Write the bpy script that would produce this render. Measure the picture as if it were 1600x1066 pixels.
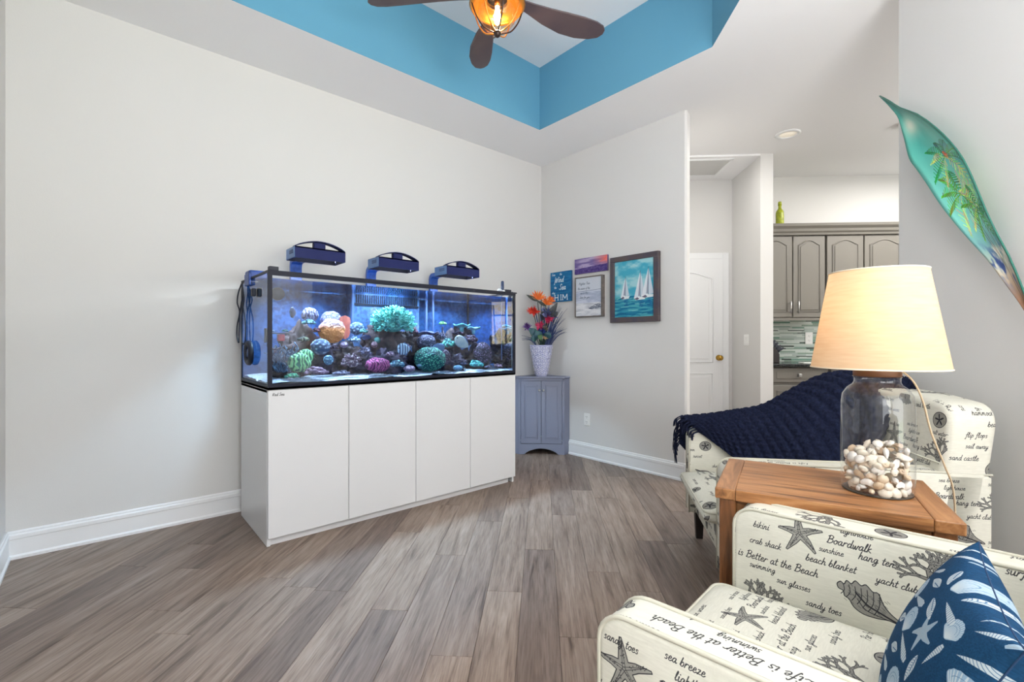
import bpy, bmesh, math, random
import numpy as np
from mathutils import Vector, Matrix, noise
from mathutils.geometry import tessellate_polygon

for o in list(bpy.data.objects): bpy.data.objects.remove(o)
SC = bpy.context.scene
COL = SC.collection
R = math.radians

# ------------------------------------------------ camera, world, sun, large lights, exposure
cd = bpy.data.cameras.new('camera'); cam = bpy.data.objects.new('camera', cd); COL.objects.link(cam)
cam.location = (0, 0, 1.10); cam.rotation_euler = (R(90), 0, R(-41.4))
cd.sensor_width = 36; cd.lens = 36*728/1600; cd.clip_start = 0.02
SC.camera = cam
SC.view_settings.view_transform = 'Standard'; SC.view_settings.look = 'None'
SC.view_settings.gamma = 1; SC.view_settings.use_curve_mapping = False
SC.view_settings.exposure = 0.0
wd = bpy.data.worlds.new('sky'); SC.world = wd; wd.use_nodes = True
wd.node_tree.nodes['Background'].inputs[0].default_value = (0.90, 0.95, 1.0, 1)
wd.node_tree.nodes['Background'].inputs[1].default_value = 1.3
SC.cycles.max_bounces = 10; SC.cycles.diffuse_bounces = 5; SC.cycles.transparent_max_bounces = 24
SC.cycles.sample_clamp_indirect = 6; SC.cycles.caustics_reflective = False; SC.cycles.caustics_refractive = False

def area(name, loc, rot, sx, sy, power, color=(1, 1, 1), spread=180):
    l = bpy.data.lights.new(name, 'AREA'); l.shape = 'RECTANGLE'; l.size = sx; l.size_y = sy
    l.energy = power; l.color = color; l.spread = R(spread)
    o = bpy.data.objects.new(name, l); COL.objects.link(o); o.location = loc; o.rotation_euler = rot
    return o
sl = bpy.data.lights.new('sun', 'SUN'); sl.energy = 46; sl.angle = R(1); sl.color = (1, .95, .86)
so = bpy.data.objects.new('sun', sl); COL.objects.link(so)
so.rotation_euler = Vector((.62, -.52, -.62)).to_track_quat('-Z', 'Y').to_euler()
# daylight of the window wall behind the camera, then two added fills
area('window_light', (.80, -2.9, 1.40), (R(96), 0, R(0)), 2.2, 2.3, 72, (.97, .98, 1.0))
area('ceiling_fill_light', (.5, -1.5, 1.1), (R(180), 0, 0), 1.6, 1.6, 175, (.98, .99, 1.0))  # added fill facing up, brightens the ceiling and tray; no fixture here
area('left_fill_light', (-.30, -1.5, 1.5), (R(90), 0, R(-90)), 1.5, 1.5, 28, (.93, .96, 1.0))  # added fill from the left, brightens the right wall and chairs
# recessed lights of the kitchen and hall, plus one added fill
E45 = lambda e, d: ((e+d)/2**.5, (d-e)/2**.5)
kx, ky = E45(3.6, 3.9)
area('kitchen_lamp_light', (kx, ky, 2.86), (0, 0, 0), 1.6, 1.2, 60, (1, .97, .93))
kx, ky = E45(4.6, 2.4)
area('kitchen_ceiling_fill', (kx, ky, 1.9), (R(180), 0, 0), 1.4, 1.4, 75, (1, .98, .95))  # added fill hidden behind the right wall, lifts the kitchen ceiling
kx, ky = E45(1.6, 4.3)
area('hall_lamp_light', (kx, ky, 2.86), (0, 0, R(45)), .5, .3, 7, (1, .97, .93))

# ------------------------------------------------ helpers
def lin(c):
    return tuple((x/12.92 if x <= .04045 else ((x+.055)/1.055)**2.4) for x in [v/255 for v in c])
class NT:
    def __init__(s, name):
        s.m = bpy.data.materials.new(name); s.m.use_nodes = True
        s.t = s.m.node_tree; s.n = s.t.nodes; s.l = s.t.links
        s.b = s.n['Principled BSDF']; s.out = s.n['Material Output']
    def add(s, typ, **k):
        nd = s.n.new(typ)
        for a, v in k.items():
            if a.startswith('i_'):
                key = a[2:].replace('_', ' ')
                nd.inputs[int(key) if key.isdigit() else key].default_value = v
            else: setattr(nd, a, v)
        return nd
    def link(s, a, ao, b, bi): s.l.new(a.outputs[ao], b.inputs[bi])
    def ramp(s, src, so_, stops):
        r = s.n.new('ShaderNodeValToRGB'); cr = r.color_ramp
        while len(cr.elements) < len(stops): cr.elements.new(.5)
        for e, (p, c) in zip(cr.elements, stops): e.position = p; e.color = (*c, 1)
        s.link(src, so_, r, 0); return r
    def bump(s, src, so_, strength, dist=.01, to=None):
        b = s.n.new('ShaderNodeBump'); b.inputs['Strength'].default_value = strength; b.inputs['Distance'].default_value = dist
        s.link(src, so_, b, 'Height'); s.link(b, 0, to or s.b, 'Normal'); return b
MATS = {}
def pbr(name, rgb, rough=.5, metal=0, spec=None, nz=None, var=None, bump=0, bdist=.004, trans=0, emit=None, es=0, coat=0):
    """nz: noise scale; var: second colour mixed by the noise; bump: relief strength"""
    if name in MATS: return MATS[name]
    k = NT(name); c = lin(rgb)
    k.b.inputs['Base Color'].default_value = (*c, 1); k.b.inputs['Roughness'].default_value = rough
    k.b.inputs['Metallic'].default_value = metal
    if spec is not None: k.b.inputs['Specular IOR Level'].default_value = spec
    if coat: k.b.inputs['Coat Weight'].default_value = coat
    if trans: k.b.inputs['Transmission Weight'].default_value = trans
    if emit: k.b.inputs['Emission Color'].default_value = (*lin(emit), 1); k.b.inputs['Emission Strength'].default_value = es
    if nz:
        tc = k.add('ShaderNodeTexCoord'); n = k.add('ShaderNodeTexNoise', i_Scale=nz, i_Detail=4.0); k.link(tc, 'Object', n, 'Vector')
        if var:
            r = k.ramp(n, 'Fac', [(.35, c), (.65, lin(var))]); k.link(r, 0, k.b, 'Base Color')
        if bump: k.bump(n, 'Fac', bump, bdist)
    MATS[name] = k.m; return k.m

def setp(o, label=None, cat=None, group=None, kind=None):
    if label: o['label'] = label
    if cat: o['category'] = cat
    if group: o['group'] = group
    if kind: o['kind'] = kind
    return o
def link_mesh(name, me, mat=None, parent=None, loc=(0, 0, 0), rot=(0, 0, 0)):
    o = bpy.data.objects.new(name, me); COL.objects.link(o)
    if mat is not None and not me.materials:
        for m in (mat if isinstance(mat, (list, tuple)) else [mat]): me.materials.append(m)
    o.parent = parent; o.location = loc; o.rotation_euler = rot
    return o
def empty(name, loc=(0, 0, 0), rz=0, label=None, cat=None, group=None, rot=None):
    o = bpy.data.objects.new(name, None); COL.objects.link(o); o.location = loc; o.rotation_euler = rot or (0, 0, rz)
    o.empty_display_size = .05
    return setp(o, label, cat, group)
def tree_copy(o, parent=None):
    c = o.copy(); COL.objects.link(c); c.parent = parent
    for ch in list(o.children): tree_copy(ch, c)
    return c

class MB:
    """collects shapes into one mesh"""
    def __init__(s): s.bm = bmesh.new(); s.mi = 0
    def _fin(s, fs):
        for f in fs: f.material_index = s.mi
    def box(s, c, size, bevel=0, seg=2, M=None):
        r = bmesh.ops.create_cube(s.bm, size=1); vs = r['verts']
        bmesh.ops.scale(s.bm, vec=size, verts=vs); bmesh.ops.translate(s.bm, vec=c, verts=vs)
        if bevel:
            es = list({e for v in vs for e in v.link_edges})
            rb = bmesh.ops.bevel(s.bm, geom=es, offset=bevel, segments=seg, profile=.5, affect='EDGES')
            vs = list({v for f in rb['faces'] for v in f.verts} | {v for v in vs if v.is_valid})
        if M is not None: bmesh.ops.transform(s.bm, matrix=M, verts=vs)
        s._fin({f for v in vs for f in v.link_faces}); return s
    def span(s, a, b, bevel=0, seg=2, M=None):
        a, b = [min(x, y) for x, y in zip(a, b)], [max(x, y) for x, y in zip(a, b)]
        return s.box([(x+y)/2 for x, y in zip(a, b)], [y-x for x, y in zip(a, b)], bevel, seg, M)
    def prism(s, pts, vec, bevel=0, seg=2, M=None):
        """pts: 3D polygon, extruded by vec"""
        vs = [s.bm.verts.new(p) for p in pts]; f = s.bm.faces.new(vs)
        r = bmesh.ops.extrude_face_region(s.bm, geom=[f]); nv = [v for v in r['geom'] if isinstance(v, bmesh.types.BMVert)]
        bmesh.ops.translate(s.bm, vec=vec, verts=nv); allv = vs+nv
        fs = list({g for v in allv for g in v.link_faces})
        bmesh.ops.recalc_face_normals(s.bm, faces=fs)
        if bevel:
            es = list({e for v in allv for e in v.link_edges if e.calc_face_angle(0) > .5})
            rb = bmesh.ops.bevel(s.bm, geom=es, offset=bevel, segments=seg, profile=.5, affect='EDGES', clamp_overlap=True)
            allv = list({v for f in rb['faces'] for v in f.verts} | {v for v in allv if v.is_valid})
        if M is not None: bmesh.ops.transform(s.bm, matrix=M, verts=allv)
        s._fin({g for v in allv for g in v.link_faces}); return s
    def grid(s, rows, close_u=False, close_v=False, cap=False):
        """rows: list of rows of 3D points"""
        g = [[s.bm.verts.new(p) for p in r] for r in rows]; n = len(g); m = len(g[0]); fs = []
        for i in range(n if close_v else n-1):
            for j in range(m if close_u else m-1):
                a, b, c, d = g[i][j], g[i][(j+1) % m], g[(i+1) % n][(j+1) % m], g[(i+1) % n][j]
                try: fs.append(s.bm.faces.new((a, b, c, d)))
                except ValueError: pass
        if cap and close_u:
            for r in (g[0][::-1], g[-1]):
                try: fs.append(s.bm.faces.new(r))
                except ValueError: pass
        for f in fs: f.smooth = True
        s._fin(fs); return s
    def lathe(s, prof, n=24, c=(0, 0, 0), cap=True):
        rows = [[(c[0]+r*math.cos(2*math.pi*j/n), c[1]+r*math.sin(2*math.pi*j/n), c[2]+z) for j in range(n)] for r, z in prof]
        return s.grid(rows, close_u=True, cap=cap)
    def tube(s, pts, r, n=8, closed=False, cap=True):
        pts = [Vector(p) for p in pts]; L = len(pts); rows = []; up = None
        rr = r if isinstance(r, (list, tuple)) else [r]*L
        for i, p in enumerate(pts):
            a = pts[(i-1) % L] if (closed or i > 0) else p; b = pts[(i+1) % L] if (closed or i < L-1) else p
            t = (b-a).normalized() if (b-a).length > 1e-9 else Vector((0, 0, 1))
            if up is None: up = t.orthogonal().normalized()
            up = up - t*up.dot(t)
            up = up.normalized() if up.length > 1e-6 else t.orthogonal().normalized()
            w = t.cross(up)
            rows.append([p+rr[i]*(math.cos(2*math.pi*j/n)*up+math.sin(2*math.pi*j/n)*w) for j in range(n)])
        return s.grid(rows, close_u=True, close_v=closed, cap=cap and not closed)
    def ball(s, c, r, u=16, v=10, fn=None):
        rx, ry, rz = r if isinstance(r, (list, tuple)) else (r, r, r); rows = []
        for i in range(v+1):
            th = math.pi*i/v; row = []
            for j in range(u):
                ph = 2*math.pi*j/u
                d = Vector((math.sin(max(th, 1e-3))*math.cos(ph), math.sin(max(th, 1e-3))*math.sin(ph), math.cos(th)))
                if i == v: d = Vector((math.cos(ph)*1e-3, math.sin(ph)*1e-3, -1))
                k = fn(d) if fn else 1
                row.append((c[0]+d.x*rx*k, c[1]+d.y*ry*k, c[2]+d.z*rz*k))
            rows.append(row)
        return s.grid(rows[::-1], close_u=True)
    def build(s, name, mat=None, parent=None, smooth=False, loc=(0, 0, 0), rot=(0, 0, 0)):
        me = bpy.data.meshes.new(name); s.bm.normal_update(); s.bm.to_mesh(me); s.bm.free()
        if smooth:
            for p in me.polygons: p.use_smooth = True
        return link_mesh(name, me, mat, parent, loc, rot)
def auto_smooth(o, ang=40):
    me = o.data
    for p in me.polygons: p.use_smooth = True
    try: me.set_sharp_from_angle(angle=R(ang))
    except Exception: pass
    return o
def catmull(pts, n=6, closed=False):
    P = [np.array(p, float) for p in pts]; out = []
    L = len(P); seg = L if closed else L-1
    for i in range(seg):
        p0 = P[(i-1) % L] if closed or i > 0 else P[i]; p1 = P[i]; p2 = P[(i+1) % L]
        p3 = P[(i+2) % L] if closed or i+2 < L else p2
        for k in range(n):
            t = k/n
            out.append(.5*((2*p1)+(-p0+p2)*t+(2*p0-5*p1+4*p2-p3)*t*t+(-p0+3*p1-3*p2+p3)*t**3))
    if not closed: out.append(P[-1])
    return [tuple(o) for o in out]
def rrect(w, h, r, n=5, cx=0, cy=0, corners=(1, 1, 1, 1)):
    pts = []
    for (sx, sy, a0), on in zip(((1, 1, 0), (-1, 1, 90), (-1, -1, 180), (1, -1, 270)), corners):
        if not on or r <= 0: pts.append((cx+sx*w/2, cy+sy*h/2)); continue
        for k in range(n+1):
            a = R(a0+90*k/n); pts.append((cx+sx*(w/2-r)+r*math.cos(a), cy+sy*(h/2-r)+r*math.sin(a)))
    return pts

# ------------------------------------------------ drawing: prints are drawn stroke by stroke into arrays
class Draw:
    def __init__(s, W, H, px, bg):
        """canvas W x H metres (or units) at px pixels per unit, origin bottom-left"""
        s.px = px; s.w = int(W*px); s.h = int(H*px); s.a = np.empty((s.h, s.w, 3), np.float32); s.a[:] = np.array(bg)/255; s.wrap = False
    def _blend(s, x0, y0, m, col, al=1):
        h, w = m.shape; col = np.array(col, np.float32)/255
        if s.wrap:
            ys = np.arange(y0, y0+h) % s.h; xs = np.arange(x0, x0+w) % s.w
            sub = s.a[np.ix_(ys, xs)]; s.a[np.ix_(ys, xs)] = sub+(col-sub)*(m*al)[..., None]; return
        X0, Y0, X1, Y1 = max(x0, 0), max(y0, 0), min(x0+w, s.w), min(y0+h, s.h)
        if X1 <= X0 or Y1 <= Y0: return
        m = m[Y0-y0:Y1-y0, X0-x0:X1-x0]; sub = s.a[Y0:Y1, X0:X1]
        s.a[Y0:Y1, X0:X1] = sub+(col-sub)*(m*al)[..., None]
    def line(s, pts, wd, col, al=1, taper=False):
        P = np.array(pts, float)*s.px; wd = wd*s.px; n = len(P)
        x0, y0 = np.floor(P.min(0)-wd-2).astype(int); x1, y1 = np.ceil(P.max(0)+wd+2).astype(int)
        yy, xx = np.mgrid[y0:y1, x0:x1]; m = np.zeros(xx.shape, np.float32)
        for i in range(n-1):
            a, b = P[i], P[i+1]; w2 = wd/2*(1-.85*i/(n-1)) if taper else wd/2
            bx0, by0 = np.floor(np.minimum(a, b)-w2-2).astype(int)-[x0, y0]; bx1, by1 = np.ceil(np.maximum(a, b)+w2+2).astype(int)-[x0, y0]
            bx0, by0 = max(bx0, 0), max(by0, 0)
            X = xx[by0:by1, bx0:bx1]+.5; Y = yy[by0:by1, bx0:bx1]+.5
            d = b-a; L = max(d@d, 1e-9); t = np.clip(((X-a[0])*d[0]+(Y-a[1])*d[1])/L, 0, 1)
            dist = np.hypot(X-a[0]-t*d[0], Y-a[1]-t*d[1])
            sub = m[by0:by1, bx0:bx1]; np.maximum(sub, np.clip(w2-dist+.5, 0, 1), out=sub)
        s._blend(x0, y0, m, col, al)
    def mask(s, pts):
        P = np.array(pts, float)*s.px; x0, y0 = np.floor(P.min(0)-1).astype(int); x1, y1 = np.ceil(P.max(0)+1).astype(int)
        acc = 0
        for oy in (.25, .75):
            for ox in (.25, .75):
                yy, xx = np.mgrid[y0:y1, x0:x1]; X = xx+ox; Y = yy+oy; ins = np.zeros(X.shape, bool); n = len(P)
                for i in range(n):
                    (ax, ay), (bx, by) = P[i], P[(i+1) % n]
                    if ay == by: continue
                    c = ((ay > Y) != (by > Y)) & (X < (bx-ax)*(Y-ay)/(by-ay)+ax); ins ^= c
                acc = acc+ins.astype(np.float32)/4
        return x0, y0, acc
    def poly(s, pts, col, al=1, tex=0, rng=None):
        x0, y0, m = s.mask(pts)
        if tex: m = m*(1-tex*(rng or np.random.RandomState(3)).rand(*m.shape))
        s._blend(x0, y0, m, col, al)
    def image(s, name):
        im = bpy.data.images.new(name, s.w, s.h); buf = np.ones((s.h, s.w, 4), np.float32); buf[..., :3] = np.clip(s.a, 0, 1)
        im.pixels.foreach_set(buf.ravel()); im.update(); im.pack(); return im
def vnoise(h, w, sy, sx, seed, octs=3):
    rs = np.random.RandomState(seed); out = np.zeros((h, w), np.float32); amp = 1; tot = 0
    for o in range(octs):
        gy, gx = max(2, int(sy*2**o)), max(2, int(sx*2**o)); g = rs.rand(gy+1, gx+1)
        y = np.linspace(0, gy, h, endpoint=False); x = np.linspace(0, gx, w, endpoint=False)
        yi, xi = y.astype(int), x.astype(int); fy, fx = y-yi, x-xi; fy = fy*fy*(3-2*fy); fx = fx*fx*(3-2*fx)
        A = g[np.ix_(yi, xi)]; B = g[np.ix_(yi, xi+1)]; C = g[np.ix_(yi+1, xi)]; D = g[np.ix_(yi+1, xi+1)]
        out += amp*((A*(1-fx)+B*fx)*(1-fy)[:, None]+(C*(1-fx)+D*fx)*fy[:, None]); tot += amp; amp *= .5
    return out/tot
GL = {
 'a': (1.0, [[(.7, .85), (.4, 1), (.1, .6), (.15, .1), (.45, .05), (.68, .5), (.72, .95), (.7, .3), (.82, 0), (1.0, .15)]]),
 'b': (.85, [[(0, .2), (.25, 1.9), (.12, .4), (.3, 0), (.62, .15), (.68, .65), (.45, .95), (.2, .7)]]),
 'c': (.8, [[(.62, .8), (.4, 1), (.1, .6), (.15, .12), (.45, 0), (.8, .2)]]),
 'd': (1.0, [[(.68, .8), (.4, 1), (.1, .6), (.15, .08), (.45, .02), (.7, .5), (.8, 1.95), (.74, .3), (.9, 0), (1, .1)]]),
 'e': (.8, [[(.1, .45), (.55, .6), (.55, .95), (.3, 1), (.1, .5), (.2, .05), (.5, 0), (.8, .25)]]),
 'f': (.7, [[(.75, 1.75), (.55, 1.95), (.38, 1.5), (.3, .2), (.15, -.7), (.0, -.5)], [(.05, .95), (.65, 1.0)]]),
 'g': (.95, [[(.7, .85), (.4, 1), (.1, .6), (.2, .1), (.5, .1), (.7, .9), (.65, -.5), (.35, -.9), (.05, -.6), (.5, -.1), (.95, .2)]]),
 'h': (.9, [[(.05, 0), (.2, 1.95)], [(.1, .5), (.4, 1), (.62, .8), (.6, .2), (.72, 0), (.9, .15)]]),
 'i': (.5, [[(.1, .8), (.2, 1), (.15, .2), (.28, 0), (.5, .15)], [(.27, 1.45), (.3, 1.52)]]),
 'k': (.8, [[(.05, 0), (.2, 1.95)], [(.62, 1), (.15, .5), (.48, .2), (.75, 0)]]),
 'l': (.5, [[(.05, .3), (.35, 1.6), (.25, 1.95), (.12, 1.2), (.15, .1), (.32, 0), (.5, .15)]]),
 'm': (1.3, [[(.05, 0), (.12, .95), (.15, .6), (.35, 1), (.48, .8), (.46, .1), (.5, .6), (.75, 1), (.9, .8), (.9, .2), (1.05, 0), (1.25, .15)]]),
 'n': (.95, [[(.05, 0), (.12, .95), (.15, .6), (.4, 1), (.6, .8), (.58, .2), (.7, 0), (.95, .15)]]),
 'o': (.85, [[(.45, 1), (.12, .7), (.12, .25), (.4, 0), (.7, .3), (.65, .8), (.42, 1), (.6, .75), (.85, .85)]]),
 'p': (.9, [[(.15, 1), (.05, -.9)], [(.1, .5), (.4, 1), (.7, .7), (.55, .1), (.15, .15)]]),
 'q': (.9, [[(.7, .85), (.4, 1), (.1, .6), (.2, .1), (.5, .1), (.7, .9), (.65, -.9)]]),
 'r': (.75, [[(.05, 0), (.15, .95), (.18, .6), (.4, .95), (.65, .9)], [(.6, .9), (.75, .85)]]),
 's': (.7, [[(.55, .85), (.3, 1), (.12, .75), (.5, .4), (.45, .05), (.1, .05)]]),
 't': (.6, [[(.3, 1.7), (.2, .3), (.32, 0), (.55, .15)], [(.0, 1.1), (.55, 1.15)]]),
 'u': (.95, [[(.05, .95), (.08, .3), (.25, 0), (.55, .3), (.65, .95), (.65, .3), (.75, 0), (.95, .15)]]),
 'v': (.8, [[(.05, .9), (.3, 0), (.65, .95), (.8, .85)]]),
 'w': (1.15, [[(.05, .9), (.15, .1), (.35, 0), (.5, .8), (.6, .1), (.8, 0), (1.0, .9), (1.15, .8)]]),
 'x': (.8, [[(.05, 1), (.65, 0)], [(.65, 1), (.05, 0)]]),
 'y': (.9, [[(.05, .95), (.1, .3), (.3, .1), (.6, .4)], [(.68, .95), (.55, -.5), (.3, -.9), (.05, -.6), (.5, -.1), (.9, .2)]]),
 'z': (.8, [[(.1, .95), (.6, .95), (.1, .05), (.3, .1), (.8, .1)]]),
 'A': (1.4, [[(.0, 0), (.7, 1.9), (1.2, 0)], [(.3, .8), (1.0, .8)]]),
 'B': (1.35, [[(.25, 0), (.4, 1.9)], [(.1, 1.7), (.6, 2), (1.1, 1.7), (.95, 1.2), (.4, 1.05), (1.1, .95), (1.2, .4), (.7, 0), (.1, .1)]]),
 'E': (1.1, [[(.95, 1.8), (.5, 1.95), (.2, 1.5), (.6, 1.1), (.15, .7), (.2, .1), (.6, 0), (1.0, .3)]]),
 'H': (1.4, [[(.15, 0), (.3, 1.9)], [(1.0, 0), (1.15, 1.9)], [(.2, 1), (1.1, 1.0)]]),
 'I': (.6, [[(.2, 0), (.35, 1.9)]]),
 'L': (1.1, [[(.7, 1.6), (.5, 1.95), (.3, 1.5), (.25, .3), (.05, .1), (.4, .1), (.7, 0), (1.0, .2)]]),
 'M': (1.8, [[(.1, 0), (.35, 1.9), (.8, .5), (1.3, 1.9), (1.5, 0)]]),
 'P': (1.2, [[(.25, 0), (.4, 1.9)], [(.1, 1.7), (.6, 2), (1.1, 1.6), (.9, 1.0), (.35, .9)]]),
 'S': (1.1, [[(.95, 1.6), (.6, 1.95), (.25, 1.5), (.6, 1.0), (.85, .5), (.5, 0), (.05, .3)]]),
 'T': (1.2, [[(.1, 1.7), (.4, 1.95), (1.15, 1.85)], [(.65, 1.85), (.5, .2), (.3, 0)]]),
 'W': (1.8, [[(.1, 1.8), (.25, .1), (.4, 0), (.85, 1.4), (1.0, .1), (1.15, 0), (1.7, 1.9)]]),
 '&': (1.2, [[(1.1, .1), (.4, 1.3), (.55, 1.8), (.8, 1.5), (.15, .6), (.3, 0), (.7, .05), (1.05, .8)]]),
 ',': (.5, [[(.25, .1), (.15, -.35)]]), '.': (.4, [[(.2, 0), (.24, .05)]]),
}
def word(D, txt, x, y, xh, col, wd=None, slant=.28, ang=0, al=1, sp=.06, smooth=4, yscale=1):
    """script lettering: xh is the height of a small letter"""
    ca, sa = math.cos(R(ang)), math.sin(R(ang)); cx = 0; wd = wd or xh*.16
    for ch in txt:
        if ch == ' ': cx += .65; continue
        w, strokes = GL.get(ch, GL['o'])
        for st in strokes:
            p = catmull(st, smooth) if len(st) > 2 else st
            q = [((cx+a+slant*b)*xh, b*xh*yscale) for a, b in p]
            D.line([(x+u*ca-v*sa, y+u*sa+v*ca) for u, v in q], wd, col, al)
        cx += w+sp
    return cx*xh
def image_mat(name, im, rough=.6, uvname='UVMap', bump=None, ext='REPEAT', spec=.3):
    k = NT(name); t = k.add('ShaderNodeTexImage'); t.image = im; t.extension = ext; t.interpolation = 'Linear'
    uv = k.add('ShaderNodeUVMap', uv_map=uvname); k.link(uv, 0, t, 0); k.link(t, 0, k.b, 'Base Color')
    k.b.inputs['Roughness'].default_value = rough; k.b.inputs['Specular IOR Level'].default_value = spec
    if bump:
        tc = k.add('ShaderNodeTexCoord'); mp = k.add('ShaderNodeMapping'); mp.inputs['Scale'].default_value = bump[0]
        n = k.add('ShaderNodeTexNoise', i_Scale=1.0, i_Detail=2.0); k.link(tc, 'Object', mp, 0); k.link(mp, 0, n, 0); k.bump(n, 'Fac', bump[1], .002)
    return k.m
def uv_by(o, fn):
    """fn(co, normal) -> (u, v) per loop, per face normal"""
    me = o.data; uv = me.uv_layers.get('UVMap') or me.uv_layers.new(name='UVMap')
    for p in me.polygons:
        for li in p.loop_indices:
            uv.data[li].uv = fn(me.vertices[me.loops[li].vertex_index].co, p.normal)

def thin_glass(name, tint=(1, 1, 1), f0=.045, rough=0.0, gcol=(1, 1, 1)):
    """clear sheet: straight transmission plus a mirror share that grows towards grazing"""
    g = NT(name); g.n.remove(g.b); a = g.add('ShaderNodeBsdfTransparent'); a.inputs[0].default_value = (*tint, 1)
    b = g.add('ShaderNodeBsdfGlossy', i_Roughness=rough); b.inputs[0].default_value = (*gcol, 1)
    lw = g.add('ShaderNodeLayerWeight', i_Blend=.5); pw = g.add('ShaderNodeMath', operation='POWER', i_1=5.0); ma = g.add('ShaderNodeMath', operation='MULTIPLY_ADD', i_1=.85, i_2=f0)
    mm = g.add('ShaderNodeMixShader'); g.link(lw, 'Facing', pw, 0); g.link(pw, 0, ma, 0); g.link(ma, 0, mm, 0); g.link(a, 0, mm, 1); g.link(b, 0, mm, 2); g.link(mm, 0, g.out, 0)
    return g.m
# ------------------------------------------------ materials of the shell
def wallmat(name, rgb, bump=.12, sc=140):
    return pbr(name, rgb, .75, spec=.25, nz=sc, bump=bump, bdist=.002)
M_wall = wallmat('wall_paint', (217, 216, 214)); M_ceil = wallmat('ceiling_paint', (238, 238, 239), .25, 60)
M_blue = wallmat('blue_paint', (102, 162, 190), .3, 45); M_trim = pbr('trim_paint', (236, 237, 238), .35)
M_dark = pbr('dark_void', (30, 28, 27), .9)
def struct(o): o['kind'] = 'structure'; return o
S2 = 2**.5
def E3(e, d, z): return ((e+d)/S2, (d-e)/S2, z)
ROT45 = Matrix.Rotation(R(-45), 4, 'Z')            # local x -> e axis (1,-1)/sqrt2, local y -> d axis (1,1)/sqrt2
HC = 2.91

# ---- floor: a base slab and separate planks running along the 45 degree axis
mf = MB(); mf.prism([(-.5, -3.2, -.02), (4.7, -3.2, -.02), (8.3, 0, -.02), (8.3, 4, -.02), (3.9, 4, -.02), (-.5, 3.6, -.02)][::-1], (0, 0, -.06))
floor = struct(mf.build('floor', M_dark))
PW, PL = .1525, 1.22
k = NT('oak_grey_plank')
tc = k.add('ShaderNodeTexCoord'); oi = k.add('ShaderNodeObjectInfo')
comb = k.add('ShaderNodeCombineXYZ'); ml = k.add('ShaderNodeMath', operation='MULTIPLY', i_1=37.0); k.link(oi, 'Random', ml, 0); k.link(ml, 0, comb, 0); k.link(ml, 0, comb, 1); k.link(ml, 0, comb, 2)
va = k.add('ShaderNodeVectorMath', operation='ADD'); k.link(tc, 'Object', va, 0); k.link(comb, 0, va, 1)
mp = k.add('ShaderNodeMapping'); mp.inputs['Scale'].default_value = (34, 2.4, 10); k.link(va, 0, mp, 0)
n1 = k.add('ShaderNodeTexNoise', i_Scale=1.0, i_Detail=6.0, i_Roughness=.6, i_Distortion=.6); k.link(mp, 0, n1, 0)
mp2 = k.add('ShaderNodeMapping'); mp2.inputs['Scale'].default_value = (170, 9, 10); k.link(va, 0, mp2, 0)
n2 = k.add('ShaderNodeTexNoise', i_Scale=1.0, i_Detail=3.0); k.link(mp2, 0, n2, 0)
mp3 = k.add('ShaderNodeMapping'); mp3.inputs['Scale'].default_value = (7, .8, 3); k.link(va, 0, mp3, 0)
n3 = k.add('ShaderNodeTexWave', wave_type='RINGS', i_Scale=1.6, i_Distortion=9.0, i_Detail=3.0, i_2=3.0); k.link(mp3, 0, n3, 0)
r1 = k.ramp(n1, 'Fac', [(.25, lin((92, 76, 68))), (.45, lin((145, 128, 117))), (.75, lin((174, 158, 147)))])
r2 = k.ramp(n2, 'Fac', [(.38, (.72, .70, .69)), (.55, (1, 1, 1))])
mx = k.add('ShaderNodeMix', data_type='RGBA', blend_type='MULTIPLY'); mx.inputs[0].default_value = .75; k.l.new(r1.outputs[0], mx.inputs[6]); k.l.new(r2.outputs[0], mx.inputs[7])
r3 = k.ramp(n3, 'Fac', [(.0, (.80, .79, .78)), (.4, (1, 1, 1))])
mx3 = k.add('ShaderNodeMix', data_type='RGBA', blend_type='MULTIPLY'); mx3.inputs[0].default_value = .45; k.l.new(mx.outputs[2], mx3.inputs[6]); k.l.new(r3.outputs[0], mx3.inputs[7])
rv = k.ramp(oi, 'Random', [(0, (.60, .57, .56)), (.2, (.80, .78, .77)), (.5, (.95, .92, .88)), (.75, (.85, .82, .79)), (1, (1.03, .99, .94))])
mx4 = k.add('ShaderNodeMix', data_type='RGBA', blend_type='MULTIPLY'); mx4.inputs[0].default_value = 1; k.l.new(mx3.outputs[2], mx4.inputs[6]); k.l.new(rv.outputs[0], mx4.inputs[7])
k.l.new(mx4.outputs[2], k.b.inputs['Base Color']); k.b.inputs['Roughness'].default_value = .42; k.b.inputs['Specular IOR Level'].default_value = .35
k.bump(n2, 'Fac', .12, .001)
M_plank = k.m
mbp = MB(); mbp.box((0, 0, -.006), (PW-.0010, PL-.0012, .012), .0008, 1)
plank0 = mbp.build('plank', M_plank, floor)
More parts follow.
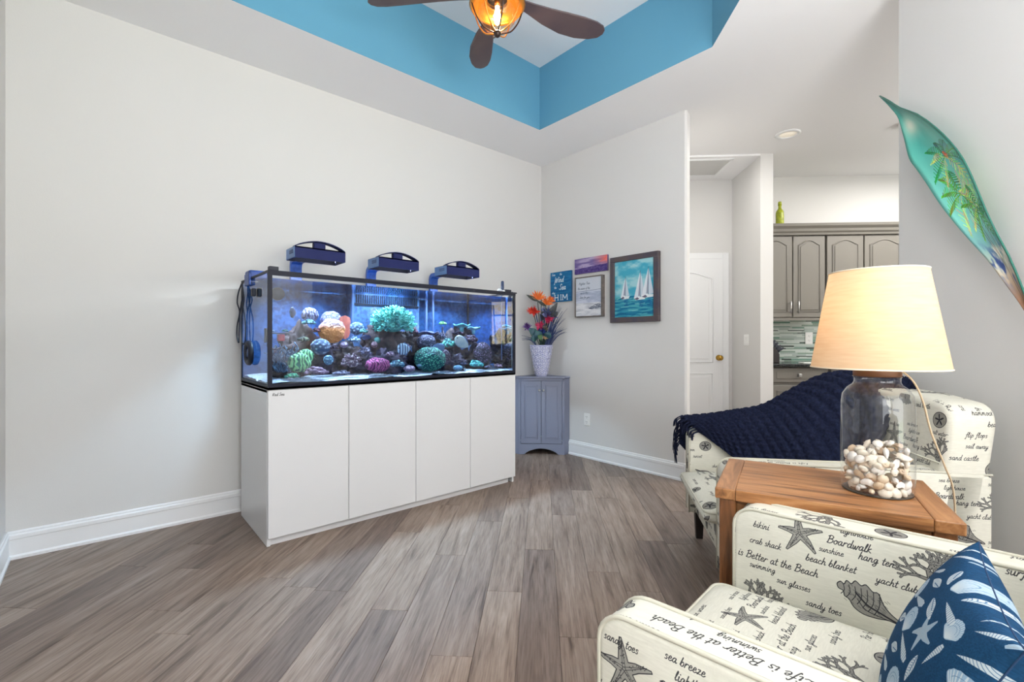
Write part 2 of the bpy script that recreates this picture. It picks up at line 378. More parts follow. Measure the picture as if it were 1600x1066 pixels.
# seams as measured on the floor: one runs along e = E0
E0p = -.238
rs = random.Random(11); first = True; D0 = 1.49; offs = {}
for i in range(-22, 27):
    e = E0p+(i+.5)*PW
    off = {0: .0, -1: .79, 1: .42, 2: .92, 3: .2, -2: .33, -3: 1.05, -4: .6}.get(i, rs.random()*PL)
    for j in range(-4, 6):
        d = D0+off+(j+.5)*PL+.55
        x, y, _ = E3(e, d, 0)
        # keep planks that can be seen: inside the room or the passage to the kitchen
        x0, y0 = E3(e, d-PL/2, 0)[:2]
        if y0 > 3.52 or x < -.85: continue
        fwd = d*.998-e*.063
        if fwd < -.4: continue
        if x-y > 2.6 and d < 1.3: continue
        if x > 2.3 and y < -.5: continue
        if x0 > 3.46 and y > 1.95 and not e > 1.1: continue
        if d-PL/2 > 5.3 or e > 3.9: continue
        # planks beside the tank wall: those wholly behind it are left out
        if y-.43 > 3.52: continue
        if first: p = plank0; first = False
        else: p = plank0.copy(); COL.objects.link(p)
        p.location = (x, y, 0); p.rotation_euler = (0, 0, R(-45)); p.parent = floor

# ---- walls
def wall(name, a, b, M=None, mat=None):
    m = MB(); m.span(a, b, M=M); return struct(m.build(name, mat or M_wall))
wall('wall_left', (-.48, -3.2, 0), (-.36, 3.55, HC+.0))
wall('wall_tank_side', (-.36, 3.43, 0), (3.55, 3.55, HC))
m = MB(); m.prism([(3.43, 3.43, 0), (3.43, 1.845, 0), (3.445, 1.832, 0), (3.535, 1.858, 0), (3.55, 1.875, 0), (3.55, 3.43, 0)], (0, 0, HC))
struct(m.build('wall_pictures', M_wall))
wall('wall_passage_left', (1.07, 3.84, 0), (1.19, 5.32, HC), ROT45)
wall('wall_passage_right', (2.114, 4.645, 0), (2.233, 5.32, HC), ROT45)
wall('wall_kitchen_back', (1.07, 5.32, 0), (5.92, 5.44, HC), ROT45)
wall('wall_right', (1.80, 1.0, 0), (1.92, 2.468, HC), ROT45)
wall('wall_right_rear', (1.98, -3.2, 0), (2.10, -.60, HC))
wall('wall_kitchen_blocker', (1.92, .88, 0), (5.92, 1.0, HC), ROT45)  # unseen wall added to keep open sky light out of the kitchen
# kitchen end wall with its window opening
m = MB()
for a, b in (((5.8, .9, 0), (5.92, 2.75, HC)), ((5.8, 4.2, 0), (5.92, 5.32, HC)), ((5.8, 2.75, 0), (5.92, 4.2, 1.02)), ((5.8, 2.75, 2.25), (5.92, 4.2, HC))): m.span(a, b, M=ROT45)
struct(m.build('wall_kitchen_end', M_wall))
m = MB()
for a, b in (((5.78, 2.75, 1.02), (5.9, 2.80, 2.25)), ((5.78, 4.15, 1.02), (5.9, 4.2, 2.25)), ((5.78, 2.75, 2.2), (5.9, 4.2, 2.25)), ((5.74, 2.7, 1.0), (5.9, 4.25, 1.04)), ((5.82, 3.08, 1.04), (5.86, 3.12, 2.2)), ((5.82, 2.8, 1.62), (5.86, 4.15, 1.65))): m.span(a, b, M=ROT45)
win = struct(m.build('window_1', M_trim))
M_win = thin_glass('window_glass')
m = MB(); m.span((5.838, 2.8, 1.04), (5.842, 4.15, 2.2), M=ROT45); m.build('pane', M_win, win)

# ---- ceiling with the tray recess
outer = [(-.48, -3.2), (5.2, -3.2), (8.4, 0), (8.4, 4.6), (4.2, 4.6), (3.55, 3.55), (-.48, 3.55)]
tray = [(.25, .40), (1.885, .40), (2.82, 1.335), (2.82, 2.84), (.25, 2.84)]
tess = tessellate_polygon([[Vector((*p, 0)) for p in outer], [Vector((*p, 0)) for p in tray]])
me = bpy.data.meshes.new('ceiling'); al = outer+tray
vs = [(x, y, HC) for x, y in al]+[(x, y, HC+.6) for x, y in outer]
fs = [tuple(t) for t in tess]+[tuple(range(len(al), len(al)+len(outer)))]
n0 = len(outer); fs += [(i, (i+1) % n0, len(al)+(i+1) % n0, len(al)+i) for i in range(n0)]
me.from_pydata(vs, [], fs); bmx = bmesh.new(); bmx.from_mesh(me); bmesh.ops.recalc_face_normals(bmx, faces=bmx.faces); bmx.to_mesh(me); bmx.free()
ceiling = struct(link_mesh('ceiling', me, M_ceil))
m = MB(); n = len(tray)
for i in range(n):
    (ax, ay), (bx, by) = tray[i], tray[(i+1) % n]; dx, dy = bx-ax, by-ay; L = math.hypot(dx, dy); nx, ny = dy/L*.02, -dx/L*.02
    m.prism([(ax, ay, HC+.0005), (bx, by, HC+.0005), (bx+nx, by+ny, HC+.0005), (ax+nx, ay+ny, HC+.0005)], (0, 0, .535))
struct(m.build('trim_tray_sides', M_blue, ceiling))
m = MB(); m.prism([(x, y, 3.443) for x, y in tray], (0, 0, .02)); struct(m.build('trim_tray_top', M_ceil, ceiling))
# passage ceiling, slightly lower, with its attic hatch
m = MB(); m.span((1.19, 4.645, 2.893), (2.114, 5.32, 2.91), M=ROT45); struct(m.build('ceiling_passage', M_ceil))
m = MB()
for a, b in (((1.25, 4.70, 2.884), (1.89, 4.725, 2.893)), ((1.865, 4.70, 2.884), (1.89, 5.17, 2.893)), ((1.25, 5.145, 2.884), (1.89, 5.17, 2.893))): m.span(a, b, .002, 1, M=ROT45)
h = m.build('attic_hatch', M_trim); setp(h, 'square attic access hatch set in the low passage ceiling', 'hatch')
m = MB(); m.span((1.25, 4.73, 2.888), (1.86, 5.14, 2.893), M=ROT45); m.build('panel', pbr('hatch_board', (200, 200, 198), .8), h)

# ---- baseboards
def baseboard(name, p0, p1, nrm, h=.14):
    p0, p1, nrm = Vector((*p0, 0)), Vector((*p1, 0)), Vector((*nrm, 0)).normalized()
    prof = [(0, 0), (.020, 0), (.020, .014), (.013, .022), (.013, h-.042), (.016, h-.038), (.016, h-.020), (.010, h-.014), (.010, h-.006), (.006, h), (0, h)]
    m = MB(); pts = [p0+nrm*a+Vector((0, 0, b)) for a, b in prof]; m.prism(pts, p1-p0); return struct(m.build(name, M_trim))
baseboard('baseboard_tank_side', (-.36, 3.43), (3.43, 3.43), (0, -1))
baseboard('baseboard_pictures', (3.43, 3.43), (3.43, 1.845), (-1, 0))
baseboard('baseboard_pictures_end', (3.41, 1.838), (3.55, 1.868), (.2, -1))
baseboard('baseboard_left', (-.36, 3.43), (-.36, -3.2), (1, 0))
baseboard('baseboard_right', E3(1.8, 1.0, 0)[:2], E3(1.8, 2.468, 0)[:2], (-1, 1))
baseboard('baseboard_passage', E3(2.114, 4.645, 0)[:2], E3(2.114, 5.32, 0)[:2], (-1, 1))
baseboard('baseboard_column', E3(2.114, 4.645, 0)[:2], E3(2.233, 4.645, 0)[:2], (-1, -1))

# ---- passage door: two raised panels, the upper with an arched top
def arch_poly(x0, x1, z0, z1, rise, n=14, cat=True):
    """panel outline with an eyebrow arch on top"""
    pts = [(x0, z0), (x1, z0), (x1, z1-rise)]
    w = x1-x0
    for i in range(1, n):
        t = i/n; u = 1-t
        pts.append((x0+w*u, z1-rise+rise*(.5-.5*math.cos(2*math.pi*t)) if not cat else z1-rise+rise*math.sin(math.pi*t)**1.3))
    pts.append((x0, z1-rise)); return pts
dr = empty('door_1', E3(1.62, 5.32, 0), R(-45)); dr['kind'] = 'structure'
m = MB(); m.span((-.385, -.035, .01), (.385, -.002, 2.01), .002, 1); m.build('door_leaf', M_trim, dr)
for z0, z1, rise in ((.22, .74, 0), (.865, 1.86, .07)):
    for s in (0, ):
        P = arch_poly(-.27, .27, z0, z1, rise) if rise else [(-.27, z0), (.27, z0), (.27, z1), (-.27, z1)]
        m = MB(); m.tube([(x, -.036, z) for x, z in P], .010, 6, closed=True)
        cx, cz = 0, (z0+z1)/2
        m.prism([(cx+(x-cx)*.86, -.035, cz+(z-cz)*(.86 if not rise else .93)) for x, z in P], (0, -.008, 0), .004, 1)
        m.build('door_panel', M_trim, dr)
m = MB()
for a, b in (((-.455, -.018, 0), (-.388, 0, 2.08)), ((.388, -.018, 0), (.455, 0, 2.08)), ((-.387, -.018, 2.013), (.387, 0, 2.08))): m.span(a, b, .004, 1)
m.build('door_frame', M_trim, dr)
brass = pbr('brass', (190, 150, 70), .25, 1)
m = MB(); Mk = Matrix.Translation((.337, -.036, .915)) @ Matrix.Rotation(R(90), 4, 'X')
m.lathe([(.001, 0), (.032, 0), (.032, .006), (.013, .012), (.011, .035), (.026, .045), (.03, .058), (.022, .072), (.001, .074)], 20)
bmesh.ops.transform(m.bm, matrix=Mk, verts=m.bm.verts); m.build('door_knob', brass, dr)

# ---- things fixed to the walls and ceilings
M_plate = pbr('plate_white', (240, 240, 238), .35)
def plate(name, loc, rz, label, cat, kind, w=.072, h=.116, n=1):
    """plate in local xz, facing -y"""
    t = empty(name, loc, rz, label, cat)
    m = MB(); m.box((0, -.003, 0), (w, .006, h), .003, 2); m.build('cover_plate', M_plate, t)
    if kind == 'outlet':
        for z in (.024, -.024):
            m = MB(); m.prism([(x, -.006, z+y) for x, y in rrect(.034, .03, .01)], (0, -.003, 0)); s = m.build('socket', M_plate, t)
            m = MB(); m.box((-.007, -.0095, .003), (.002, .001, .009)); m.box((.007, -.0095, .003), (.002, .001, .007)); m.box((0, -.0095, -.009), (.004, .001, .004))
            bmesh.ops.translate(m.bm, vec=(0, 0, z), verts=m.bm.verts); m.build('slot', M_dark, s)
    else:
        for i in range(n):
            x = (i-(n-1)/2)*.046
            m = MB(); m.box((x, -.008, 0), (.032, .006, .066), .002, 1, M=None); m.build('rocker', M_plate, t)
    return t
plate('wall_outlet', (3.43, 2.82, .362), R(-90), 'white electrical outlet low on the wall under the pictures', 'outlet', 'outlet')
plate('light_switch', E3(2.114, 4.945, 1.11), R(-135), 'white double light switch on the passage wall beside the door', 'switch', 'switch', .116, .116, 2)
plate('backsplash_outlet', E3(2.93, 5.309, 1.13), R(-45), 'white outlet on the green glass tile backsplash', 'outlet', 'outlet', .08, .13)
m = MB(); m.lathe([(.10, 0), (.10, -.004), (.092, -.012), (.07, -.010), (.066, .0), (.066, .0005)], 32, cap=False)
x, y = 4.50, 1.46
dl = empty('recessed_light', (x, y, HC), 0, 'round white recessed light in the ceiling near the kitchen', 'ceiling light')
m.build('trim_ring', M_trim, dl)
m = MB(); m.lathe([(.001, -.002), (.066, -.002), (.066, -.0005)], 32, cap=False); m.build('lens', pbr('lamp_lens', (250, 244, 230), .5, emit=(255, 240, 214), es=.3), dl)
x, y, _ = E3(2.93, 3.9, 0)
sd = empty('smoke_detector', (5.02, .73, HC), 0, 'white smoke detector on the ceiling at the edge of the right wall', 'smoke detector')
m = MB(); m.lathe([(.001, -.035), (.05, -.035), (.062, -.02), (.065, 0)], 24); m.build('body', M_plate, sd)

# ---- outside the kitchen window
grass = pbr('lawn', (96, 128, 62), .9, nz=8, var=(70, 100, 50))
m = MB(); m.span((6.0, -12, -.12), (24, 22, -.06), M=ROT45); struct(m.build('ground', grass))
ext = pbr('stucco', (226, 214, 186), .8, nz=20, bump=.2)
m = MB(); m.span((13.0, -3, -.05), (13.4, 8, 2.9), M=ROT45); hs = m.build('neighbour_house', ext); setp(hs, 'beige stucco wall of the house seen through the kitchen window', 'house')
m = MB(); m.prism([(12.4, -3.4, 2.9), (12.4, 8.4, 2.9), (15.5, 8.4, 4.3), (15.5, -3.4, 4.3)], (0, 0, .12), M=ROT45); m.build('roof', pbr('shingle', (150, 140, 128), .9), hs)
pc = empty('pool_cage', E3(10.3, 2.0, -.05), R(-45), 'white framed screened pool enclosure outside the kitchen window', 'enclosure')
wm = pbr('white_aluminium', (240, 240, 240), .4)
for i in range(5):
    m = MB(); m.span((-.04, i*1.3-.04, 0), (.04, i*1.3+.04, 2.3), .004, 1); m.build('post', wm, pc)
for z in (.85, 2.3):
    m = MB(); m.span((-.035, 0, z-.04), (.035, 5.2, z+.04)); m.build('rail', wm, pc)
for i in range(5):
    m = MB(); m.tube([(0, i*1.3, 2.3), (1.9, i*1.3, 3.4)], .035, 4); m.build('rafter', wm, pc)
lf = pbr('shrub_leaf', (74, 104, 52), .8, nz=30, var=(120, 140, 70))
for i, (e, d, r_, lb) in enumerate(((11.6, 3.0, .7, 'rounded green shrub left of the pool enclosure'), (11.9, 5.6, .9, 'taller green shrub behind the pool enclosure'))):
    m = MB(); rr = random.Random(i)
    for q in range(260):
        v = Vector((rr.gauss(0, 1), rr.gauss(0, 1), rr.gauss(0, 1))).normalized()*r_*rr.uniform(.7, 1); s = .07
        a = Vector((rr.uniform(-1, 1), rr.uniform(-1, 1), rr.uniform(-1, 1)))*s; b = v.cross(a).normalized()*s
        p = v+Vector((0, 0, r_)); m.prism([p-a, p+b*.5, p+a, p-b*.5], v.normalized()*.006)
    o = m.build('shrub', lf, loc=E3(e, d, -.06)); setp(o, lb, 'shrub')
# ================================================= aquarium on its white cabinet
X0, X1, Y0_, Y1_ = .662, 2.422, 2.706, 3.335
M_cab = pbr('white_lacquer', (218, 219, 221), .3, spec=.4)
cab = empty('aquarium_cabinet', ((X0+X1)/2, (Y0_+Y1_)/2, 0), 0, 'long white four door cabinet carrying the aquarium', 'cabinet')
def P(*a): return Vector((a[0]-(X0+X1)/2, a[1]-(Y0_+Y1_)/2, a[2]))
def cbox(name, a, b, mat=M_cab, bev=.0015, parent=cab):
    m = MB(); m.span(P(*a), P(*b), bev, 1); return m.build(name, mat, parent)
cbox('side_panel', (X0, Y0_+.021, 0), (X0+.018, Y1_, .838)); cbox('side_panel', (X1-.018, Y0_+.021, 0), (X1, Y1_, .838))
cbox('back_panel', (X0+.018, Y1_-.01, .05), (X1-.018, Y1_, .838)); cbox('top_panel', (X0, Y0_+.021, .822), (X1, Y1_, .838))
cbox('bottom_panel', (X0+.019, Y0_+.03, .045), (X1-.019, Y1_-.012, .063))
cbox('plinth', (X0+.019, Y0_+.035, 0), (X1-.045, Y0_+.05, .044))
xs = [X0, 1.099, 1.547, 1.988, X1]
M_ink = pbr('printed_ink', (40, 40, 44), .5)
for i in range(4):
    dr_ = cbox('door', (xs[i]+.0015, Y0_, .046), (xs[i+1]-.0015, Y0_+.019, .836), bev=.0015)
    if i == 0:
        m = MB(); cx = 0
        for ch in 'Red Sea':
            if ch == ' ': cx += .6; continue
            g = {'R': (1.2, [[(.1, 0), (.1, 1.6), (.8, 1.6), (.9, 1.1), (.2, .8), (.95, 0)]])}.get(ch) or GL[ch]
            for st in g[1]:
                q = catmull(st, 3) if len(st) > 2 else st
                m.tube([P(xs[0]+.022+(cx+a+.2*b)*.0085, Y0_-.0004, .806+b*.0085) for a, b in q], .0011, 4)
            cx += g[0]+.1
        m.build('lettering', M_ink, dr_)

# ---- the glass tank
tk = empty('aquarium', ((X0+X1)/2, (Y0_+Y1_)/2, .84), 0, 'large rimmed glass reef aquarium full of blue water', 'aquarium')
def T_(*a): return Vector((a[0]-(X0+X1)/2, a[1]-(Y0_+Y1_)/2, a[2]-.84))
def tbox(name, a, b, mat, bev=.0, parent=tk):
    m = MB(); m.span(T_(*a), T_(*b), bev, 1); return m.build(name, mat, parent)
M_rim = pbr('black_blue_rim', (14, 19, 38), .5, spec=.3)
ZB, ZT = .84, 1.478
m = MB()
for a, b in (((X0, Y0_, ZB), (X1, Y0_+.014, ZB+.030)), ((X0, Y1_-.014, ZB), (X1, Y1_, ZB+.03)), ((X0, Y0_+.014, ZB), (X0+.014, Y1_-.014, ZB+.03)), ((X1-.014, Y0_+.014, ZB), (X1, Y1_-.014, ZB+.03)), ((X0, Y0_, ZB-.0), (X1, Y1_, ZB+.012))): m.span(T_(*a), T_(*b))
m.build('bottom_rim', M_rim, tk)
m = MB()
for a, b in (((X0, Y0_-.002, ZT-.026), (X1, Y0_+.016, ZT)), ((X0, Y1_-.016, ZT-.02), (X1, Y1_, ZT)), ((X0, Y0_+.016, ZT-.012), (X0+.010, Y1_-.016, ZT)), ((X1-.010, Y0_+.016, ZT-.012), (X1, Y1_-.016, ZT))): m.span(T_(*a), T_(*b))
m.build('top_rim', M_rim, tk)
for x in (X0, X1-.022):
    m = MB(); m.span(T_(x, Y0_, ZB+.03), T_(x+.022, Y0_+.012, ZT-.02)); m.build('corner_seam', M_rim, tk)
for xa, xb in ((X1-.016, X1), (X0, X0+.006)):
    m = MB(); m.span(T_(xa, Y1_-.016, ZB+.03), T_(xb, Y1_, ZT)); m.build('rear_seam', M_rim, tk)
M_glass = thin_glass('aquarium_glass', (.95, .98, 1), .042)
def pane(name, pts):
    me = bpy.data.meshes.new(name); me.from_pydata([T_(*p) for p in pts], [], [(0, 1, 2, 3)]); return link_mesh(name, me, M_glass, tk)
zb, zt = ZB+.03, ZT-.012
pane('glass_pane', [(X0+.022, Y0_+.004, zb), (X1-.022, Y0_+.004, zb), (X1-.022, Y0_+.004, zt), (X0+.022, Y0_+.004, zt)])
pane('glass_pane', [(X0+.004, Y1_-.01, zb), (X0+.004, Y0_+.012, zb), (X0+.004, Y0_+.012, zt), (X0+.004, Y1_-.01, zt)])
pane('glass_pane', [(X1-.004, Y0_+.012, zb), (X1-.004, Y1_-.01, zb), (X1-.004, Y1_-.01, zt), (X1-.004, Y0_+.012, zt)])
# back panel: blue, mottled by algae
k = NT('algae_blue'); tc = k.add('ShaderNodeTexCoord'); n = k.add('ShaderNodeTexNoise', i_Scale=7.0, i_Detail=10.0, i_Roughness=.75); k.link(tc, 'Object', n, 0)
r = k.ramp(n, 'Fac', [(.30, lin((26, 42, 78))), (.44, lin((52, 86, 134))), (.56, lin((76, 110, 156))), (.70, lin((134, 134, 172)))])
n2 = k.add('ShaderNodeTexNoise', i_Scale=38.0, i_Detail=5.0); k.link(tc, 'Object', n2, 0); r2 = k.ramp(n2, 'Fac', [(.40, (.2, .22, .32)), (.52, (1, 1, 1))])
mx = k.add('ShaderNodeMix', data_type='RGBA', blend_type='MULTIPLY'); mx.inputs[0].default_value = .6; k.l.new(r.outputs[0], mx.inputs[6]); k.l.new(r2.outputs[0], mx.inputs[7]); k.l.new(mx.outputs[2], k.b.inputs['Base Color'])
k.b.inputs['Roughness'].default_value = .7; M_algae = k.m
tbox('back_wall', (X0+.006, Y1_-.009, ZB+.02), (X1-.016, Y1_-.003, ZT-.02), M_algae)
ob = tbox('overflow_box', (1.33, 3.20, .87), (1.86, 3.326, 1.455), M_algae, .004)
m = MB()
for i in range(30): m.span(T_(1.35+i*.0165, 3.195, 1.37), T_(1.359+i*.0165, 3.202, 1.43))
m.span(T_(1.34, 3.194, 1.355), T_(1.85, 3.2, 1.368)); m.build('comb', M_rim, ob)
m = MB(); m.span(T_(1.318, 3.19, .9), T_(1.333, 3.21, 1.455), .003, 1); m.build('edge_strip', pbr('pale_blue_plastic', (84, 104, 150), .6), ob)
m = MB(); m.tube([T_(1.95, 3.25, .9), T_(1.95, 3.25, 1.44)], .011, 10); m.tube([T_(2.02, 3.26, .9), T_(2.02, 3.26, 1.44)], .009, 10); m.build('return_pipe', pbr('pipe_blue', (70, 90, 140), .6), tk, smooth=True)
m = MB(); m.tube([T_(2.36, 2.80, .95), T_(2.36, 2.80, 1.46)], .004, 6); m.build('sensor_lead', pbr('pipe_blue', (70, 90, 140), .6), tk)
# water: the surface mirrors when seen from below, the sides only tint
w = NT('water_surface'); w.n.remove(w.b)
a1 = w.add('ShaderNodeBsdfTransparent'); a1.inputs[0].default_value = (.84, .94, 1, 1); a2 = w.add('ShaderNodeBsdfGlossy', i_Roughness=.02); a2.inputs[0].default_value = (.6, .8, 1, 1)
fr = w.add('ShaderNodeFresnel', i_IOR=1.33); mm = w.add('ShaderNodeMixShader'); nz = w.add('ShaderNodeTexNoise', i_Scale=14.0, i_Detail=2.0); tc = w.add('ShaderNodeTexCoord'); w.link(tc, 'Object', nz, 0)
b = w.bump(nz, 'Fac', .5, .01, fr); w.link(b, 0, a2, 'Normal')
w.link(fr, 0, mm, 0); w.link(a1, 0, mm, 1); w.link(a2, 0, mm, 2); w.link(mm, 0, w.out, 0)
w2 = NT('water_tint'); w2.n.remove(w2.b); a1 = w2.add('ShaderNodeBsdfTransparent'); a1.inputs[0].default_value = (.66, .82, .95, 1); w2.link(a1, 0, w2.out, 0)
wx0, wx1, wy0, wy1, wz0, wz1 = X0+.008, X1-.008, Y0_+.010, Y1_-.012, ZB+.018, 1.437
c = [T_(x, y, z) for z in (wz0, wz1) for x, y in ((wx0, wy0), (wx1, wy0), (wx1, wy1), (wx0, wy1))]
me = bpy.data.meshes.new('water'); me.from_pydata(c, [], [(0, 1, 5, 4), (1, 2, 6, 5), (2, 3, 7, 6), (3, 0, 4, 7), (4, 5, 6, 7), (0, 3, 2, 1)])
w3 = NT('water_end_face'); w3.n.remove(w3.b); a1 = w3.add('ShaderNodeBsdfTransparent'); a1.inputs[0].default_value = (.80, .92, 1, 1); a2 = w3.add('ShaderNodeBsdfGlossy', i_Roughness=.0); a2.inputs[0].default_value = (.6, .8, 1, 1); fr = w3.add('ShaderNodeFresnel', i_IOR=1.33); mm = w3.add('ShaderNodeMixShader'); w3.link(fr, 0, mm, 0); w3.link(a1, 0, mm, 1); w3.link(a2, 0, mm, 2); w3.link(mm, 0, w3.out, 0)
for m_ in (w2.m, w.m, w3.m): me.materials.append(m_)
me.polygons[4].material_index = 1; me.polygons[1].material_index = 2
link_mesh('water', me, None, tk)
# fittings on the glass
M_black = pbr('black_plastic', (20, 24, 40), .55); M_bluepl = pbr('blue_plastic', (30, 62, 130), .4)
pm = empty('wave_pump', (X0-.001, 3.07, 1.03), 0, 'black round wave pump on the outside of the left end glass', 'pump')
m = MB(); Mr = Matrix.Rotation(R(-90), 4, 'Y')
m.lathe([(.045, .0), (.068, .0), (.074, .006), (.072, .02), (.060, .028), (.046, .024), (.04, .012), (.045, 0)], 28, cap=False)
bmesh.ops.transform(m.bm, matrix=Mr, verts=m.bm.verts); m.build('housing_ring', M_black, pm)
m = MB(); m.lathe([(.001, .004), (.026, .005), (.024, .018), (.001, .020)], 16); bmesh.ops.transform(m.bm, matrix=Mr, verts=m.bm.verts); m.build('motor', M_bluepl, pm)
for i in range(6):
    m = MB(); a = i*R(60); m.prism([(-.008, .026*math.cos(a), .026*math.sin(a)), (-.008, .05*math.cos(a+.2), .05*math.sin(a+.2)), (-.018, .05*math.cos(a+.6), .05*math.sin(a+.6)), (-.018, .026*math.cos(a+.4), .026*math.sin(a+.4))], (.002, 0, 0)); m.build('blade', M_bluepl, pm)
def single(mb, name, mat, label, cat, group=None, smooth=False):
    o = mb.build(name, mat, smooth=smooth); return setp(o, label, cat, group)
m = MB(); m.span((X0-.022, 2.95, 1.355), (X0, 2.985, 1.40), .004, 1); m.span((X0+.006, 2.945, 1.35), (X0+.03, 2.99, 1.405), .004, 1); single(m, 'magnet_holder', M_black, 'small black magnet holder high on the left end glass', 'magnet')
m = MB(); m.span((X0-.012, 3.07, 1.464), (X0+.10, 3.18, 1.52), .012, 2); m.span((X0-.014, 3.07, 1.43), (X0-.001, 3.18, 1.5), .004); single(m, 'rim_clip', M_bluepl, 'blue plastic housing hooked on the left end rim', 'clip')
m = MB(); m.span((X0+.008, Y0_+.004, ZT), (X0+.055, Y0_+.04, ZT+.022), .003); single(m, 'corner_block', M_black, 'small black block on the front left corner of the tank rim', 'clip')
m = MB(); m.span((X1-.10, Y0_+.002, ZT), (X1-.04, Y0_+.04, ZT+.018), .003); m.span((X1-.05, Y0_-.004, ZT-.01), (X1+.012, Y0_+.03, ZT+.0), .002); single(m, 'probe_holder', M_black, 'black probe holder on the right end of the tank rim', 'holder')
m = MB(); m.tube([(2.36, 2.79, ZT), (2.36, 2.79, 1.56)], .012, 12); m.ball((2.36, 2.79, 1.56), .012); single(m, 'test_probe', pbr('slate_blue', (52, 70, 104), .4), 'upright slate blue probe standing at the right rear of the tank', 'probe', smooth=True)
m = MB(); m.tube([(X1+.004, 2.78, 1.45), (X1+.05, 2.80, 1.485)], .012, 12); single(m, 'cleaning_magnet', pbr('slate_blue', (52, 70, 104), .4), 'slanted slate blue handle at the upper right tank corner', 'handle', smooth=True)
m = MB(); m.ball((X1+.015, 2.80, 1.325), (.018, .04, .022), 16, 8); single(m, 'glass_magnet', pbr('navy_plastic', (44, 48, 96), .4), 'oval navy magnet on the outside of the right end glass', 'magnet')
m = MB(); m.span((2.30, 2.715, ZT), (2.345, 2.76, ZT+.012), .004); m.ball((2.29, 2.74, ZT+.012), (.018, .015, .012)); single(m, 'feeding_clip', pbr('clip_white', (225, 228, 235), .4), 'small white clip on the rim near the right corner', 'clip')
m = MB(); xk = X0-.012
lp = [(xk, 3.26, 1.455), (xk-.01, 3.30, 1.40), (xk-.01, 3.33, 1.34), (xk-.005, 3.29, 1.28), (xk-.01, 3.33, 1.20), (xk-.01, 3.34, 1.13), (xk-.006, 3.31, 1.09), (xk-.006, 3.30, 1.16), (xk-.004, 3.29, 1.26), (xk-.006, 3.24, 1.33), (xk-.004, 3.21, 1.38), (xk-.002, 3.24, 1.44)]
m.tube(catmull(lp, 6), .004, 6)
lp = [(xk, 3.25, 1.455), (xk-.004, 3.20, 1.40), (xk-.006, 3.17, 1.35), (xk-.004, 3.21, 1.30), (xk-.006, 3.24, 1.22), (xk-.006, 3.22, 1.11), (xk-.004, 3.18, 1.08), (xk-.004, 3.14, 1.12), (xk-.004, 3.14, 1.22), (xk-.004, 3.19, 1.29), (xk-.004, 3.23, 1.34), (xk, 3.25, 1.42)]
m.tube(catmull(lp, 6), .004, 6); single(m, 'cable', M_black, 'thin black cable looped over the left rear rim of the tank', 'cable', smooth=True)

# ---- three LED lamps on brackets
M_led = pbr('navy_metal', (10, 24, 84), .55, spec=.3); M_led2 = pbr('steel_blue', (92, 128, 176), .4); M_ledface = pbr('led_face', (200, 220, 255), .4, emit=(150, 195, 255), es=2)
def aq_light(x0, label):
    t = empty('aquarium_light', (x0+.152, 3.30, ZT), 0, label, 'light', 'LED lamps over the aquarium')
    q = lambda x, y, z: (x-.152, y-3.30, z-ZT)
    m = MB()
    for a, b in (((0, 2.93, 1.60), (.304, 2.936, 1.668)), ((0, 3.094, 1.60), (.304, 3.10, 1.668)), ((0, 2.936, 1.60), (.006, 3.094, 1.668)), ((.298, 2.936, 1.60), (.304, 3.094, 1.668)), ((0, 2.93, 1.660), (.304, 3.10, 1.668))): m.span(q(*a), q(*b))
    m.build('lamp_body', M_led, t)
    M_baf = pbr('dark_liner_black', (2, 2, 3), .95, spec=0)  # black liners added so the lit inside of the shell stays dark
    for a, b in (((.006, 2.936, 1.601), (.298, 2.938, 1.66)), ((.006, 3.092, 1.601), (.298, 3.094, 1.66)), ((.006, 2.938, 1.601), (.008, 3.092, 1.66)), ((.296, 2.938, 1.601), (.298, 3.092, 1.66))):
        m = MB(); m.span(q(*a), q(*b)); m.build('dark_liner', M_baf, t)
    m = MB(); m.span(q(-.003, 2.934, 1.602), q(.001, 3.096, 1.666), .0005); 
    ep = m.build('end_plate', M_led2, t)
    m = MB()
    for i in range(3): m.span(q(-.0045, 2.96, 1.646-.008*i), q(-.003, 3.03, 1.649-.008*i))
    m.build('vent', M_led, ep)
    m = MB(); arc = [(.002+.3*i/12, 1.667+.042*math.sin(math.pi*i/12)**.8) for i in range(13)]
    rows = [[q(a, 2.935, z) for a, z in arc], [q(a, 2.985, z) for a, z in arc], [q(a, 2.985, z+.005) for a, z in arc], [q(a, 2.935, z+.005) for a, z in arc]]
    m.grid(rows+[rows[0]]); m.build('fan_cover', M_led, t)
    m = MB(); m.span(q(.115, 2.945, 1.668), q(.185, 2.98, 1.706), .003, 1); m.build('fan', M_led, t)
    pr = [(3.322, 1.45), (3.322, 1.60), (3.315, 1.63), (3.29, 1.65), (3.10, 1.655), (3.10, 1.62), (3.27, 1.62), (3.29, 1.61), (3.295, 1.59), (3.295, 1.45)]
    m = MB(); m.prism([q(.08, y, z) for y, z in pr], (.072, 0, 0), .002, 1); m.build('bracket', pbr('royal_metal', (36, 74, 158), .4, nz=25, var=(60, 104, 190)), t)
    m = MB(); m.span(q(.012, 2.942, 1.652), q(.292, 3.088, 1.659)); m.build('led_panel', M_ledface, t)
    m = MB(); m.tube([q(.245, 2.94, 1.6), q(.245, 2.94, 1.586)], .0025, 5); m.build('hook', M_led, t)
    return t
aq_light(.864, 'arched navy aquarium light over the left of the tank')
aq_light(1.395, 'arched navy aquarium light over the middle of the tank')
aq_light(1.936, 'arched navy aquarium light over the right of the tank')
for x0 in (.864, 1.395, 1.936):
    area('aquarium_lamp_light', (x0+.152, 3.015, 1.648), (0, 0, 0), .27, .14, 22, (.84, .93, 1.0), 180)

